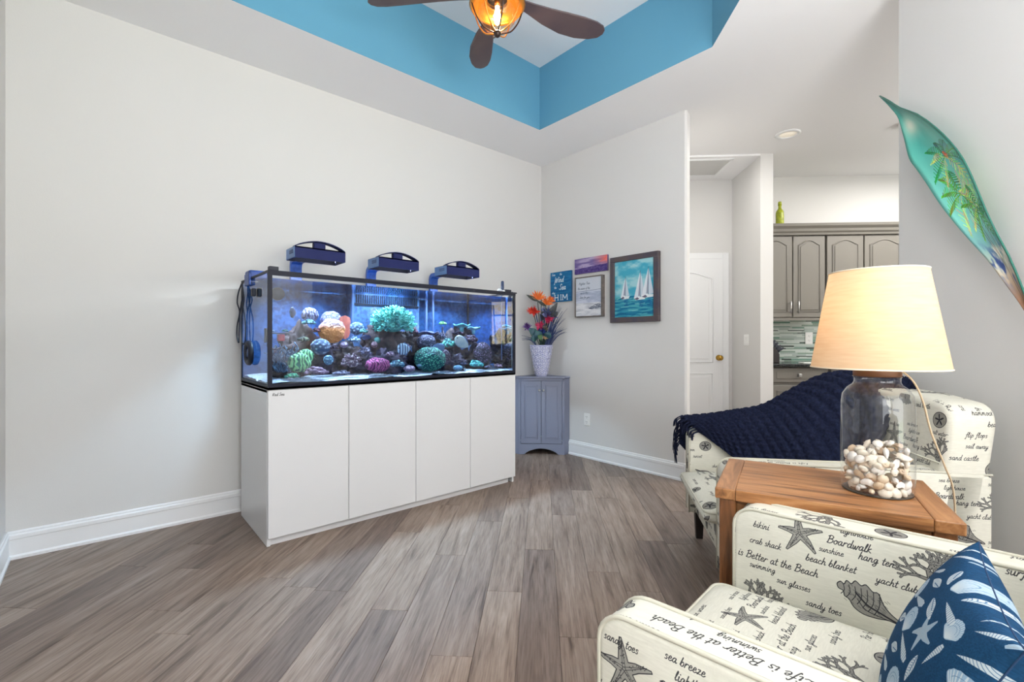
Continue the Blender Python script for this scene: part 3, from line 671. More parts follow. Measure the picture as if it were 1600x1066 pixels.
# ---- sand, rocks, corals, fish
k = NT('coral_sand'); tc = k.add('ShaderNodeTexCoord'); n = k.add('ShaderNodeTexNoise', i_Scale=90.0, i_Detail=4.0); k.link(tc, 'Object', n, 0); r = k.ramp(n, 'Fac', [(.3, lin((150, 160, 190))), (.6, lin((222, 224, 238)))]); k.link(r, 0, k.b, 0); k.bump(n, 'Fac', .6, .004); k.b.inputs['Roughness'].default_value = .9
rows = []
for j in range(26):
    y = Y0_+.014+(Y1_-.024-Y0_-.014)*j/25
    rows.append([(X0+.014+(X1-X0-.028)*i/70, y, .872+.012*j/25+.016*noise.noise(Vector((i*.13, j*.3, 3)))+.006*noise.noise(Vector((i*.5, j*.8, 1)))) for i in range(71)])
m = MB(); m.grid(rows); sandb = m.build('sand_bed', k.m, smooth=True); sandb['kind'] = 'stuff'; setp(sandb, 'pale coral sand covering the aquarium floor', 'sand')

def coral_mat(name, c1, c2, sc=60, kind='voronoi', c3=None, bump=.8):
    if name in MATS: return MATS[name]
    k = NT(name); tc = k.add('ShaderNodeTexCoord'); sc = sc*.62
    if kind == 'voronoi': n = k.add('ShaderNodeTexVoronoi', i_Scale=sc); o_ = 'Distance'; st = [(.10, lin(c1)), (.45, lin([v*.8 for v in c2]))]
    elif kind == 'brain': n = k.add('ShaderNodeTexWave', i_Scale=sc/3.4, i_Distortion=9.0, i_Detail=1.0); o_ = 'Fac'; st = [(.3, lin(c2)), (.6, lin(c1))]; n.inputs['Detail Scale'].default_value = 1.2
    else: n = k.add('ShaderNodeTexNoise', i_Scale=sc/2, i_Detail=5.0, i_Roughness=.7); o_ = 'Fac'; st = [(.35, lin(c2)), (.62, lin(c1))]
    k.link(tc, 'Object', n, 'Vector'); r = k.ramp(n, o_, st); last = r
    if c3:
        sx = k.add('ShaderNodeSeparateXYZ'); k.link(tc, 'Object', sx, 0); mr = k.add('ShaderNodeMapRange'); mr.inputs[1].default_value = .01; mr.inputs[2].default_value = .045; k.link(sx, 2, mr, 0)
        mx = k.add('ShaderNodeMix', data_type='RGBA'); k.l.new(mr.outputs[0], mx.inputs[0]); mx.inputs[6].default_value = (*lin(c3), 1); k.l.new(r.outputs[0], mx.inputs[7]); k.l.new(mx.outputs[2], k.b.inputs[0])
    else: k.link(r, 0, k.b, 0)
    k.bump(n, o_, bump, .006); k.b.inputs['Roughness'].default_value = .75; MATS[name] = k.m; return k.m
crng = random.Random(5)
def lump(sd, amp=.25, fr=2.2): return lambda d: 1+amp*noise.noise(d*fr+Vector((sd, sd*.7, 0)))+amp*.5*noise.noise(d*fr*2.3+Vector((0, sd, 2)))+amp*.45*noise.noise(d*fr*5+Vector((0, sd, 7)))+amp*.25*noise.noise(d*fr*11+Vector((0, sd, 1)))
def coral(kind, px, pz, y, rx, rz, mat, name, label, cat='coral', ry=None, group=None):
    """px, pz: centre (m) in the plane Y=y; rx, rz: half sizes"""
    ry = ry or rx*.85; sd = crng.random()*50; m = MB()
    if kind == 'dome': 
        fq = 3.2+rx*22; ct = Vector((sd, 0, 0))
        m.ball((0, 0, 0), (rx, ry, rz), 64, 40, lambda d: 1.03+.08*noise.noise(d*2.5+ct)-.10*min(.9, noise.voronoi(d*fq+ct)[0][0]))
    elif kind == 'brain':
        def f(d):
            v = noise.noise(d*2.1+Vector((sd, 0, 0)))
            return 1+.10*v+.045*math.sin(46*noise.noise(d*1.7+Vector((0, sd, 0)))+d.x*9)
        m.ball((0, 0, 0), (rx, ry, rz), 72, 48, f)
    elif kind == 'rock': m.ball((0, 0, 0), (rx, ry, rz), 60, 36, lump(sd, .42, 2.6))
    elif kind == 'lobed':
        for i in range(46):
            a = crng.uniform(0, 6.28); q = crng.random()**.6; h = crng.uniform(-.1, 1)
            rr = crng.uniform(.12, .24)
            m.ball((rx*.75*q*math.cos(a), ry*.75*q*math.sin(a), rz*.7*(h*(1-q*q)-.1)), (rx*rr*1.1, ry*rr*1.1, rz*rr*1.3), 10, 7)
    elif kind == 'branch':
        nb = 430 if rx > .1 else 60; th = rx*.040 if rx > .1 else rx*.11
        for i in range(nb):
            d = Vector((crng.gauss(0, 1), crng.gauss(0, .9), crng.gauss(.25, .8))).normalized()
            if d.z < -.55: d.z *= -1
            a = Vector((d.x*rx*.45, d.y*ry*.45, d.z*rz*.45)); e = Vector((d.x*rx, d.y*ry, d.z*rz))*crng.uniform(.85, 1.1)
            w = Vector((crng.uniform(-1, 1), crng.uniform(-1, 1), crng.uniform(-.3, 1)))*rx*.12
            m.tube([a, (a+e)/2+w*.5, e, e+w], [th*.9, th, th*.95, th*.7], 6)
            if rx > .1 or i % 2:
                w2 = Vector((crng.uniform(-1, 1), crng.uniform(-1, 1), crng.uniform(-.2, 1)))*rx*.14; m.tube([e-(e-a)*.25, e+w2], [th*.9, th*.7], 5)
        m.ball((0, 0, 0), (rx*.6, ry*.6, rz*.6), 14, 9)
    elif kind == 'plate':
        rows = []
        for i in range(9):
            q = i/8; rows.append([(rx*q*math.cos(a)*(1+.08*math.sin(5*a+sd)), ry*q*math.sin(a), rz*(q**2*.6+.25*q*math.sin(4*a+sd))) for a in [2*math.pi*j/28 for j in range(28)]])
        rows += [[(x, yy, z-rz*.25) for x, yy, z in r] for r in rows[::-1]]
        m.grid(rows, close_u=True); m.tube([(0, 0, -rz*.1), (0, 0, -rz*1.6)], rx*.25, 8)
    elif kind == 'fan':
        rows = []
        for i in range(10):
            t = i/9; wdt = rx*(.35+.75*math.sin(math.pi*min(1, t*.62+.1)))
            rows.append([(wdt*(j/8*2-1)+.1*rx*math.sin(i), ry*.12*math.sin(j*1.3+i*.5), rz*(2*t-1)*(1-.15*abs(j/8*2-1))) for j in range(9)])
        m.grid(rows); m.grid([[(x, yy+.006, z) for x, yy, z in r] for r in rows[::-1]])
    elif kind == 'twig':
        for i in range(26):
            p = Vector((crng.uniform(-.5, .5)*rx, crng.uniform(-.5, .5)*ry, -rz)); pts = [p]
            for s_ in range(5): p = p+Vector((crng.uniform(-.4, .4)*rx, crng.uniform(-.3, .3)*ry, rz*crng.uniform(.2, .5))); pts.append(p)
            m.tube(catmull(pts, 3), rx*.06, 5)
    o = m.build(name, mat, smooth=True, loc=(px, y, pz)); return setp(o, label, cat, group)
FWv = (math.cos(R(48.6)), math.sin(R(48.6)))
C = coral_mat
M_rock = C('live_rock', (74, 58, 84), (22, 22, 42), 46, 'noise'); M_rock2 = C('live_rock_brown', (84, 60, 64), (28, 24, 38), 40, 'noise')
# live rock, back to front
rk = [(.97, 3.16, 1.02, .13, .15, 'tall dark live rock under the tall left domes'), (1.12, 3.16, .98, .13, .13, 'dark live rock under the orange dome'), (1.25, 3.12, .97, .12, .10, 'live rock right of the orange dome'),
      (1.38, 3.10, .94, .11, .09, 'low live rock in the shadow left of the bush coral'), (1.52, 3.10, 1.06, .15, .18, 'tall dark live rock carrying the turquoise bush coral'), (1.50, 2.99, .95, .11, .09, 'dark live rock at the foot of the bush coral'),
      (1.70, 3.10, 1.05, .12, .12, 'purple live rock right of the bush coral'), (1.84, 3.10, 1.00, .13, .14, 'live rock behind the granular green dome'), (2.02, 3.08, 1.02, .14, .13, 'live rock behind the silver fish'),
      (2.18, 3.10, 1.05, .13, .13, 'live rock under the teal plate corals'), (2.27, 3.00, .94, .11, .07, 'dark live rock near the right end of the tank'), (1.99, 2.95, .93, .09, .07, 'low dark live rock behind the small blue coral'), (.87, 3.05, .94, .10, .08, 'low live rock at the far left of the tank')]
for i, (x, y, z, rx, rz, lb) in enumerate(rk): coral('rock', x, z, y, rx, rz, M_rock if i % 2 else M_rock2, 'live_rock', lb, 'rock', ry=.10)
cl = [
 ('brain', 1.005, 1.268, 3.10, .050, .045, C('lavender_brain', (170, 160, 200), (66, 62, 100), 90, 'brain'), 'brain_coral', 'small lavender grooved dome, topmost of the left rock stack'),
 ('lobed', .985, 1.215, 3.05, .046, .030, C('teal_lobes', (150, 215, 215), (70, 130, 150), 60), 'lobed_coral', 'teal lobed coral just under the lavender grooved dome'),
 ('lobed', 1.02, 1.165, 3.02, .035, .03, C('maroon_lump', (150, 60, 90), (70, 30, 60), 60), 'cup_coral', 'maroon coral patch below the teal lobed coral'),
 ('dome', 1.158, 1.240, 3.15, .070, .062, C('lavender_dome', (196, 184, 222), (130, 122, 176), 110), 'dome_coral', 'large pale lavender dome behind the orange dome'),
 ('dome', 1.118, 1.165, 3.03, .084, .082, C('white_orange', (232, 214, 220), (190, 150, 160), 120, c3=(232, 142, 84)), 'dome_coral', 'big orange dome with a pale crown, left of the tank centre'),
 ('fan', 1.215, 1.190, 3.06, .036, .080, C('orange_fan', (225, 120, 96), (180, 84, 84), 50, 'noise'), 'fan_coral', 'upright salmon orange fan beside the big orange dome'),
 ('dome', 1.315, 1.185, 3.10, .050, .046, C('blueish_dome', (176, 200, 222), (96, 120, 160), 90), 'dome_coral', 'pale blue dome right of the salmon fan'),
 ('lobed', 1.340, 1.165, 3.04, .034, .026, C('mint_lobes', (150, 232, 200), (80, 150, 150), 60), 'lobed_coral', 'small mint lobed coral on the pale blue dome'),
 ('lobed', 1.255, 1.105, 3.00, .044, .038, C('pale_blue_lobes', (176, 208, 226), (92, 120, 160), 70), 'lobed_coral', 'pale blue lobed coral below the salmon fan'),
 ('dome', 1.020, 1.065, 2.95, .060, .050, C('pale_blue_dome', (186, 204, 226), (92, 110, 150), 80), 'dome_coral', 'pale blue bumpy dome left of centre, above the green brain coral'),
 ('brain', .868, .975, 2.86, .062, .055, C('green_brain', (150, 222, 150), (44, 110, 90), 80, 'brain'), 'brain_coral', 'green folded brain coral near the left front corner'),
 ('brain', .915, 1.010, 2.90, .045, .040, C('green_brain', (150, 222, 150), (44, 110, 90), 80, 'brain'), 'brain_coral', 'smaller green brain coral leaning on the folded one'),
 ('dome', 1.035, .985, 2.86, .030, .030, C('ice_blue', (170, 220, 240), (90, 140, 180), 90), 'dome_coral', 'small ice blue ball coral between green and white corals'),
 ('lobed', .800, .902, 2.78, .050, .028, C('emerald', (110, 216, 160), (40, 130, 110), 60), 'lobed_coral', 'low emerald coral in the left front corner'),
 ('lobed', .935, .920, 2.79, .085, .042, C('pink_lumps', (216, 170, 196), (150, 110, 140), 60), 'lobed_coral', 'low pink lumpy coral on the sand at left front'),
 ('branch', 1.175, .965, 2.84, .062, .048, C('cream_branch', (226, 204, 208), (130, 96, 120), 60), 'finger_coral', 'cream finger coral with stubby branches at the front'),
 ('lobed', 1.09, .905, 2.80, .06, .024, C('grey_lumps', (170, 160, 186), (90, 84, 120), 60), 'rubble_coral', 'low grey coral rubble on the sand under the cream finger coral'),
 ('brain', 1.345, .945, 2.84, .078, .046, C('magenta_brain', (196, 84, 146), (96, 34, 84), 110, 'brain'), 'brain_coral', 'magenta grooved dome on the sand at tank centre'),
 ('lobed', 1.44, 1.01, 2.86, .036, .032, C('pale_pink', (220, 186, 204), (150, 120, 150), 60), 'lobed_coral', 'pale pink lump coral right of the magenta dome'),
 ('lobed', 1.47, .945, 2.82, .062, .046, C('pale_teal', (170, 216, 224), (80, 120, 150), 60), 'lobed_coral', 'pale teal lobed coral right of the magenta dome'),
 ('dome', 1.55, .915, 2.80, .04, .022, C('pale_pink', (220, 186, 204), (150, 120, 150), 60), 'dome_coral', 'flat pink coral foot beside the pale teal lobes'),
 ('branch', 1.530, 1.225, 2.99, .145, .105, C('turquoise_branch', (140, 240, 220), (50, 150, 160), 60, 'noise'), 'bush_coral', 'large turquoise branching bush coral at tank centre'),
 ('lobed', 1.700, 1.165, 3.00, .040, .032, C('rose_cap', (176, 96, 124), (90, 50, 84), 70), 'lobed_coral', 'rose capped coral right of the turquoise bush'),
 ('plate', 1.82, 1.150, 3.02, .085, .030, C('slate_plate', (98, 96, 140), (44, 44, 84), 50, 'noise'), 'plate_coral', 'dark slate plate coral behind the lilac dome'),
 ('dome', 1.765, 1.095, 2.94, .072, .052, C('lilac_dome', (164, 156, 190), (70, 66, 104), 110), 'dome_coral', 'lilac grey dome above the granular green dome'),
 ('dome', 1.740, .972, 2.85, .116, .088, C('green_grain', (120, 220, 176), (20, 84, 92), 130), 'dome_coral', 'wide granular green dome on the sand right of centre'),
 ('dome', 1.865, .985, 2.86, .05, .055, C('brown_grain', (150, 116, 140), (60, 40, 70), 130), 'dome_coral', 'brownish lobe leaning on the granular green dome'),
 ('lobed', 1.945, 1.075, 2.92, .070, .060, C('seafoam', (120, 216, 186), (40, 110, 120), 60), 'lobed_coral', 'seafoam green coral left of the silver fish'),
 ('lobed', 1.975, 1.235, 3.05, .036, .024, C('lime', (190, 250, 150), (110, 190, 110), 60), 'polyp_coral', 'small lime green coral high on a thin stalk'),
 ('plate', 2.11, 1.155, 3.04, .055, .03, C('plum_cluster', (140, 110, 150), (50, 40, 80), 60), 'plate_coral', 'plum plate coral right of the lime coral'),
 ('plate', 2.16, 1.215, 3.06, .072, .030, C('teal_plate', (110, 190, 200), (50, 110, 140), 50, 'noise'), 'plate_coral', 'teal plate coral left of the pale blue plate'),
 ('plate', 2.235, 1.195, 3.00, .056, .024, C('sky_plate', (150, 206, 224), (90, 150, 190), 50, 'noise'), 'plate_coral', 'pale sky blue plate coral near the right end'),
 ('lobed', 2.18, 1.11, 2.97, .07, .06, C('mauve_brown', (150, 110, 140), (70, 48, 80), 60), 'lobed_coral', 'mauve brown coral cluster under the sky blue plate'),
 ('brain', 2.262, 1.005, 2.92, .078, .084, C('plum_grain', (150, 120, 160), (40, 30, 60), 130), 'brain_coral', 'plum grained dome at the right of the tank'),
 ('lobed', 2.105, .925, 2.80, .072, .050, C('aqua_lumps', (130, 236, 216), (60, 150, 160), 60), 'lobed_coral', 'aqua lumpy coral on the sand at right front'),
 ('dome', 1.945, .905, 2.80, .038, .020, C('ice_blue', (170, 220, 240), (90, 140, 180), 90), 'dome_coral', 'flat ice blue coral left of the aqua lumps'),
 ('lobed', 2.03, .93, 2.86, .035, .03, C('slate_lumps', (90, 90, 130), (50, 50, 90), 60), 'lobed_coral', 'small slate coral between the ice blue and aqua corals'),
 ('lobed', 2.315, .905, 2.79, .038, .032, C('pink_rubble', (200, 160, 180), (110, 80, 110), 60), 'lobed_coral', 'small pink rubble coral at the right front'),
 ('dome', 1.395, 1.075, 3.0, .022, .022, C('peach', (224, 180, 180), (160, 120, 140), 70), 'dome_coral', 'small peach knob coral left of the bush coral'),
 ('dome', 1.425, 1.105, 3.02, .022, .022, C('mint_lobes', (150, 232, 200), (80, 150, 150), 60), 'dome_coral', 'small mint knob coral left of the bush coral'),
 ('dome', 1.170, 1.075, 2.96, .026, .020, C('white_cap', (226, 206, 224), (160, 130, 170), 70), 'dome_coral', 'small white capped coral at the foot of the orange dome'),
 ('twig', .80, 1.0, 2.92, .07, .08, C('grey_twig', (120, 150, 180), (70, 100, 140), 60), 'twig_coral', 'grey blue tangled twig coral near the left glass'),
]
cl += [
 ('lobed', .930, 1.11, 2.98, .040, .030, C('moss_lobes', (120, 130, 90), (50, 60, 60), 60), 'lobed_coral', 'moss green coral on the left rock stack above the green brain corals'),
 ('lobed', 1.09, 1.06, 2.92, .030, .024, C('mauve_brown', (150, 110, 140), (70, 48, 80), 60), 'lobed_coral', 'small mauve coral between the bumpy blue dome and the white capped coral'),
 ('branch', 1.30, 1.03, 2.93, .040, .030, C('grey_lumps', (170, 160, 186), (90, 84, 120), 60), 'finger_coral', 'small grey finger coral above the magenta dome'),
 ('lobed', 1.61, 1.06, 2.93, .034, .028, C('pink_rubble', (200, 160, 180), (110, 80, 110), 60), 'lobed_coral', 'small pink coral right of the banded fish'),
 ('lobed', 1.655, .93, 2.83, .035, .026, C('pale_blue_lobes', (176, 208, 226), (92, 120, 160), 70), 'lobed_coral', 'pale blue lumps left of the granular green dome'),
 ('branch', 1.90, 1.13, 2.98, .045, .034, C('lilac_dome', (164, 156, 190), (70, 66, 104), 110), 'finger_coral', 'lilac finger coral right of the slate plate coral'),
 ('lobed', 2.08, 1.06, 2.95, .040, .034, C('plum_cluster', (140, 110, 150), (50, 40, 80), 60), 'lobed_coral', 'plum lobed coral under the tail of the silver fish'),
 ('lobed', 2.22, .90, 2.80, .034, .022, C('grey_lumps', (170, 160, 186), (90, 84, 120), 60), 'rubble_coral', 'low grey rubble right of the aqua lumps'),
]
for c_ in cl: coral(*c_)
m = MB(); m.tube([(1.975, 3.05, 1.21), (1.985, 3.07, 1.12)], .006, 6); m.tube([(1.985, 3.07, 1.12), (1.99, 3.08, 1.05)], .008, 6); single(m, 'coral_stalk', M_rock, 'thin dark stalk under the lime coral', 'coral')
# frag rack with three small pieces near the left glass
fr_ = empty('coral_rack', (.735, 2.82, 1.14), 0, 'dark shelf fixed inside the left front glass', 'rack')
m = MB(); m.span((-.045, -.03, 0), (.06, .04, .006), .001); m.build('shelf', M_black, fr_)
m = MB(); m.span((-.06, -.01, -.05), (-.05, .02, .03), .002); m.build('magnet', M_black, fr_)
for i, (x, z, cc, lb) in enumerate(((.70, 1.157, 'ice_blue', 'tiny ice blue coral on the left of the dark shelf'), (.775, 1.157, 'mint_lobes', 'tiny mint coral on the right of the dark shelf'))):
    coral('lobed', x, z, 2.81, .022, .014, MATS[cc], 'coral_cutting', lb)
m = MB(); m.span((.735, 2.79, 1.10), (.77, 2.82, 1.138), .004); single(m, 'red_block', pbr('red_coral', (215, 70, 80), .6, nz=60, var=(170, 50, 70)), 'small red block hanging under the dark shelf', 'coral')
coral('plate', .722, 1.055, 2.80, .035, .014, C('grey_lumps', (170, 160, 186), (90, 84, 120), 60), 'disc_coral', 'flat grey disc coral below the dark shelf')
m = MB(); m.lathe([(.001, 0), (.03, .0), (.036, .01), (.034, .03), (.001, .034)], 20); bmesh.ops.transform(m.bm, matrix=Matrix.Translation((.73, 2.80, 1.36)) @ Matrix.Rotation(R(90), 4, 'X'), verts=m.bm.verts); single(m, 'power_head', M_black, 'small black round pump high inside the left front', 'pump')
# fish
def fish(x, y, z, L, h, rz, mat, label, tilt=0, stripes=None, th=.22, name='reef_fish'):
    t = empty(name, (x, y, z), 0, label, 'fish'); t.rotation_euler = (0, R(tilt), R(rz))
    m = MB(); rows = []
    for i in range(15):
        s_ = i/14; xx = -L/2+L*.86*s_; hh = h/2*math.sin(math.pi*min(1, s_**.72*.96+.02))**.8+.002; rows.append([(xx, th*hh*math.cos(a), hh*math.sin(a)) for a in [2*math.pi*j/14 for j in range(14)]])
    m.grid(rows, close_u=True, cap=True); m.build('body', mat, t)
    M_fin = pbr('fin_blue', (90, 110, 160), .5)
    m = MB(); m.prism([(L*.33, 0, 0), (L*.5, 0, h*.34), (L*.45, 0, 0), (L*.5, 0, -h*.34)], (0, .002, 0)); m.build('tail_fin', M_fin, t)
    m = MB(); m.prism([(-L*.22, 0, h*.40), (-.02*L, 0, h*.62), (L*.28, 0, h*.30), (L*.3, 0, h*.12), (0, 0, h*.42)], (0, .002, 0)); m.build('dorsal_fin', M_fin, t)
    m = MB(); m.prism([(-L*.05, 0, -h*.46), (L*.1, 0, -h*.6), (L*.3, 0, -h*.14), (.1*L, 0, -h*.38)], (0, .002, 0)); m.build('anal_fin', M_fin, t)
    for s_ in (-1, 1):
        m = MB(); m.ball((-L*.4, s_*th*h*.27, h*.08), h*.06, 8, 6); m.build('eye', M_black, t)
    return t
k = NT('banded_fish'); tc = k.add('ShaderNodeTexCoord'); wv = k.add('ShaderNodeTexWave', bands_direction='X', i_Scale=16.0); k.link(tc, 'Object', wv, 0); r = k.ramp(wv, 'Fac', [(.4, lin((50, 66, 110))), (.55, lin((190, 206, 226)))]); k.link(r, 0, k.b, 0)
fish(1.56, 2.88, 1.045, .115, .078, 0, k.m, 'banded blue and white fish below the turquoise bush coral')
fish(2.03, 2.86, 1.085, .16, .085, 0, pbr('silver_fish', (190, 186, 184), .35, nz=18, var=(150, 160, 170)), 'silver oval fish above the aqua coral', tilt=28)
fish(1.79, 2.83, 1.055, .12, .052, 180, pbr('slate_fish', (84, 116, 160), .45), 'slate blue fish above the granular green dome', tilt=0)
fish(1.32, 2.98, 1.125, .085, .03, 180, pbr('navy_fish', (26, 40, 90), .45), 'small navy fish right of the pale blue corals')
fish(.86, 2.95, 1.27, .06, .062, 35, pbr('dark_fish', (36, 42, 70), .4), 'round dark fish high at the left of the tank')
# ================================================= kitchen seen beside the passage (local x = e axis, y = d axis)
def kobj(m, name, mat, parent=None): return m.build(name, mat, parent)
M_kc = pbr('taupe_paint', (122, 118, 111), .45); M_kcd = pbr('taupe_gap', (60, 56, 52), .7)
nickel = pbr('brushed_nickel', (200, 200, 198), .3, 1)
def kunit(name, e0, e1, z0, z1, dfront, depth, label, doors, drawers=()):
    t = empty(name, E3(e0, dfront, z0), R(-45), label, 'cabinet'); q = lambda x, y, z: (x-e0, y-dfront, z-z0)
    m = MB(); m.span(q(e0, dfront+.021, z0), q(e1, dfront+depth, z1), .001, 1); m.build('body', M_kc, t)
    for a, b, za, zb, arch, hx in doors:
        m = MB(); m.span(q(a+.003, dfront, za), q(b-.003, dfront+.02, zb), .003, 1); dd = m.build('door', M_kc, t)
        i = .055; P = arch_poly(a+i, b-i, za+i, zb-i*.8, .05 if arch else 0, 16) if arch else [(a+i, za+i), (b-i, za+i), (b-i, zb-i), (a+i, zb-i)]
        m = MB(); m.tube([q(x, dfront-.001, z) for x, z in P], .006, 6, closed=True); m.build('bead', M_kc, dd)
        cx, cz = (a+b)/2, (za+zb)/2
        m = MB(); m.prism([q(cx+(x-cx)*.84, dfront, cz+(z-cz)*.95) for x, z in P], (0, -.006, 0), .004, 1); m.build('raised_panel', M_kc, dd)
        if hx is not None:
            zc = za+.10 if arch else zb-.1
            m = MB(); m.tube([q(hx, dfront-.03, zc-.063), q(hx, dfront-.03, zc+.063)], .006, 8)
            for zz in (-.045, .045): m.tube([q(hx, dfront-.03, zc+zz), q(hx, dfront, zc+zz)], .004, 6)
            m.build('handle', nickel, dd, smooth=True)
    for a, b, za, zb in drawers:
        m = MB(); m.span(q(a+.003, dfront, za), q(b-.003, dfront+.02, zb), .004, 1); dd = m.build('drawer', M_kc, t)
        m = MB(); m.prism([q(a+.05, dfront, za+.035), q(b-.05, dfront, za+.035), q(b-.05, dfront, zb-.035), q(a+.05, dfront, zb-.035)], (0, -.005, 0), .003, 1); m.build('raised_panel', M_kc, dd)
        m = MB(); c = q((a+b)/2-.01, dfront-.02, (za+zb)/2); m.box(c, (.03, .03, .03), .005, 2); m.tube([c, (c[0], c[1]+.02, c[2])], .007, 8); m.build('knob', nickel, dd)
    return t
kunit('wall_cabinet', 2.24, 2.915, 1.338, 2.19, 4.98, .335, 'grey upper kitchen cabinet with two bar handles, left of the lamp shade', [(2.255, 2.587, 1.345, 2.18, 1, 2.560), (2.591, 2.912, 1.345, 2.18, 1, 2.636)])
kunit('wall_cabinet', 2.925, 3.70, 1.55, 2.19, 4.98, .335, 'grey upper kitchen cabinet partly behind the lamp shade', [(2.928, 3.290, 1.56, 2.18, 1, None), (3.296, 3.69, 1.56, 2.18, 1, None)])
kunit('base_cabinet', 2.24, 2.798, .10, .845, 4.72, .59, 'grey lower kitchen cabinet with one drawer beside the column', [(2.25, 2.792, .12, .665, 0, None)], [(2.25, 2.792, .695, .838)])
kunit('base_cabinet', 2.804, 3.70, .10, .845, 4.72, .59, 'grey lower kitchen cabinet behind the table lamp', [(2.81, 3.24, .12, .665, 0, None), (3.25, 3.69, .12, .665, 0, None)], [(2.81, 3.24, .695, .838), (3.25, 3.69, .695, .838)])
m = MB()
pr = [(0, 0), (-.012, 0), (-.016, .02), (-.03, .035), (-.035, .06), (-.055, .085), (-.06, .11), (.3, .11), (.3, 0)]
m.prism([(2.24, 4.975+y, 2.19+z) for y, z in pr], (1.47, 0, 0), M=ROT45); cr_ = m.build('crown_moulding', M_kc); setp(cr_, 'stepped grey crown moulding along the tops of the kitchen cabinets', 'moulding')
m = MB(); m.span((2.24, 4.985, 1.312), (3.0, 5.0, 1.338), M=ROT45); o = m.build('light_rail', M_kc); setp(o, 'thin grey rail under the upper kitchen cabinet', 'moulding')
k = NT('black_granite'); tc = k.add('ShaderNodeTexCoord'); n = k.add('ShaderNodeTexNoise', i_Scale=120.0, i_Detail=3.0); k.link(tc, 'Object', n, 0); r = k.ramp(n, 'Fac', [(.5, lin((16, 18, 18))), (.68, lin((70, 76, 74)))]); k.link(r, 0, k.b, 0); k.b.inputs['Roughness'].default_value = .12
m = MB(); m.span((2.235, 4.685, .845), (3.7, 5.318, .878), .006, 2, M=ROT45); o = m.build('countertop', k.m); setp(o, 'polished black granite kitchen countertop', 'countertop')
# backsplash of thin glass strips: far too fine to pick apart
tm = [pbr('glass_tile_%s' % n, c, .15, spec=.6) for n, c in (('white', (214, 224, 218)), ('sage', (150, 172, 158)), ('mist', (184, 198, 192)), ('dark', (84, 98, 92)), ('green', (122, 160, 146)))]
rr = random.Random(4); m = MB(); z = .879
while z < 1.335:
    h = rr.choice((.010, .014, .018)); e = 2.235; 
    while e < 3.3:
        L = rr.uniform(.07, .24); m.mi = rr.choice((0, 0, 0, 1, 1, 2, 2, 3, 4)); dpt = rr.uniform(.006, .009)
        m.span((e, 5.32-dpt, z), (min(e+L, 3.3), 5.32, min(z+h-.0015, 1.335)), M=ROT45); e += L+.0015
    z += h
o = m.build('backsplash_tiles', tm); o['kind'] = 'stuff'; setp(o, 'backsplash of thin green and white glass strip tiles', 'tiles')
# bottle on the cabinets
gb = pbr('lime_glass', (176, 184, 40), .3, nz=35, var=(130, 140, 30), bump=.4)
x, y, _ = E3(2.47, 5.0, 0); bt = empty('glass_bottle', (x, y, 2.30), 0, 'yellow green bottle standing on top of the kitchen cabinets', 'bottle')
m = MB(); m.lathe([(.001, 0), (.036, 0), (.038, .01), (.038, .12), (.034, .145), (.018, .17), (.015, .18), (.015, .215)], 20); m.build('body', gb, bt)
m = MB(); m.lathe([(.0175, .205), (.0175, .235), (.014, .245), (.001, .246)], 16); m.build('cap', gb, bt)
# knife block
kb = empty('knife_block', E3(2.36, 4.93, .878), R(-45), 'dark wooden knife block at the left end of the countertop', 'knife block')
m = MB(); m.prism([(-.055, -.05, 0), (.05, -.05, 0), (.05, -.05, .09), (-.0, -.05, .16), (-.055, -.05, .13)], (0, .10, 0), .004, 1); m.build('block', pbr('dark_block', (46, 40, 40), .5), kb)
kn = None
for i in range(4):
    for j in range(2):
        x0, y0, z0 = -.03+.022*i, -.025+.05*j, .14-.016*i
        t = empty('kitchen_knife', E3(2.36+x0, 4.93+y0, .878+z0), R(-45), 'black handled knife standing in the dark knife block', 'knife', 'knives in the knife block')
        m = MB(); m.tube([(0, 0, 0), (.02, 0, .03), (.045+.02*i*.3, 0, .09-.01*i)], [.008, .009, .010], 6); m.build('handle', M_black, t)
        m = MB(); m.span((-.008, -.001, -.03), (.004, .001, .004)); m.build('blade', nickel, t)
m = MB(); m.span((2.60, 4.80, .878), (2.78, 4.90, .886), .002, 1, M=ROT45); o = m.build('paper_pad', pbr('paper', (238, 238, 234), .7)); setp(o, 'white paper pad lying on the black countertop', 'pad')
m = MB(); m.span((2.80, 4.82, .878), (2.93, 4.88, .896), .004, 1, M=ROT45); o = m.build('remote_control', M_black); setp(o, 'small black remote lying on the countertop beside the pad', 'remote')

# ================================================= corner cabinet (local x along its front, y inward)
M_slate = pbr('slate_paint', (128, 134, 156), .45)
cc = empty('corner_cabinet', (3.1975, 3.1975, 0), R(-45), 'slate blue corner cabinet with two panelled doors right of the aquarium', 'cabinet')
W2, ZC = .2227, .757
def loc45(X, Y): dx, dy = X-3.1975, Y-3.1975; return ((dx-dy)/S2, (dx+dy)/S2)
fp = [(-W2, 0), (W2, 0), loc45(3.428, 3.04), loc45(3.428, 3.428), loc45(3.04, 3.428)]
m = MB(); m.prism([(x, y+.018 if i < 2 else y, .0) for i, (x, y) in enumerate(fp)], (0, 0, .02))
bmesh.ops.translate(m.bm, vec=(0, 0, .085), verts=m.bm.verts); m.build('floor_panel', M_slate, cc)
for a, b in ((1, 2), (2, 3), (3, 4), (4, 0)):
    (ax, ay), (bx, by) = fp[a], fp[b]; L = math.hypot(bx-ax, by-ay); nx, ny = -(by-ay)/L*.012, (bx-ax)/L*.012
    m = MB(); m.prism([(ax, ay, 0), (bx, by, 0), (bx+nx, by+ny, 0), (ax+nx, ay+ny, 0)], (0, 0, ZC-.02)); m.build('side_panel', M_slate, cc)
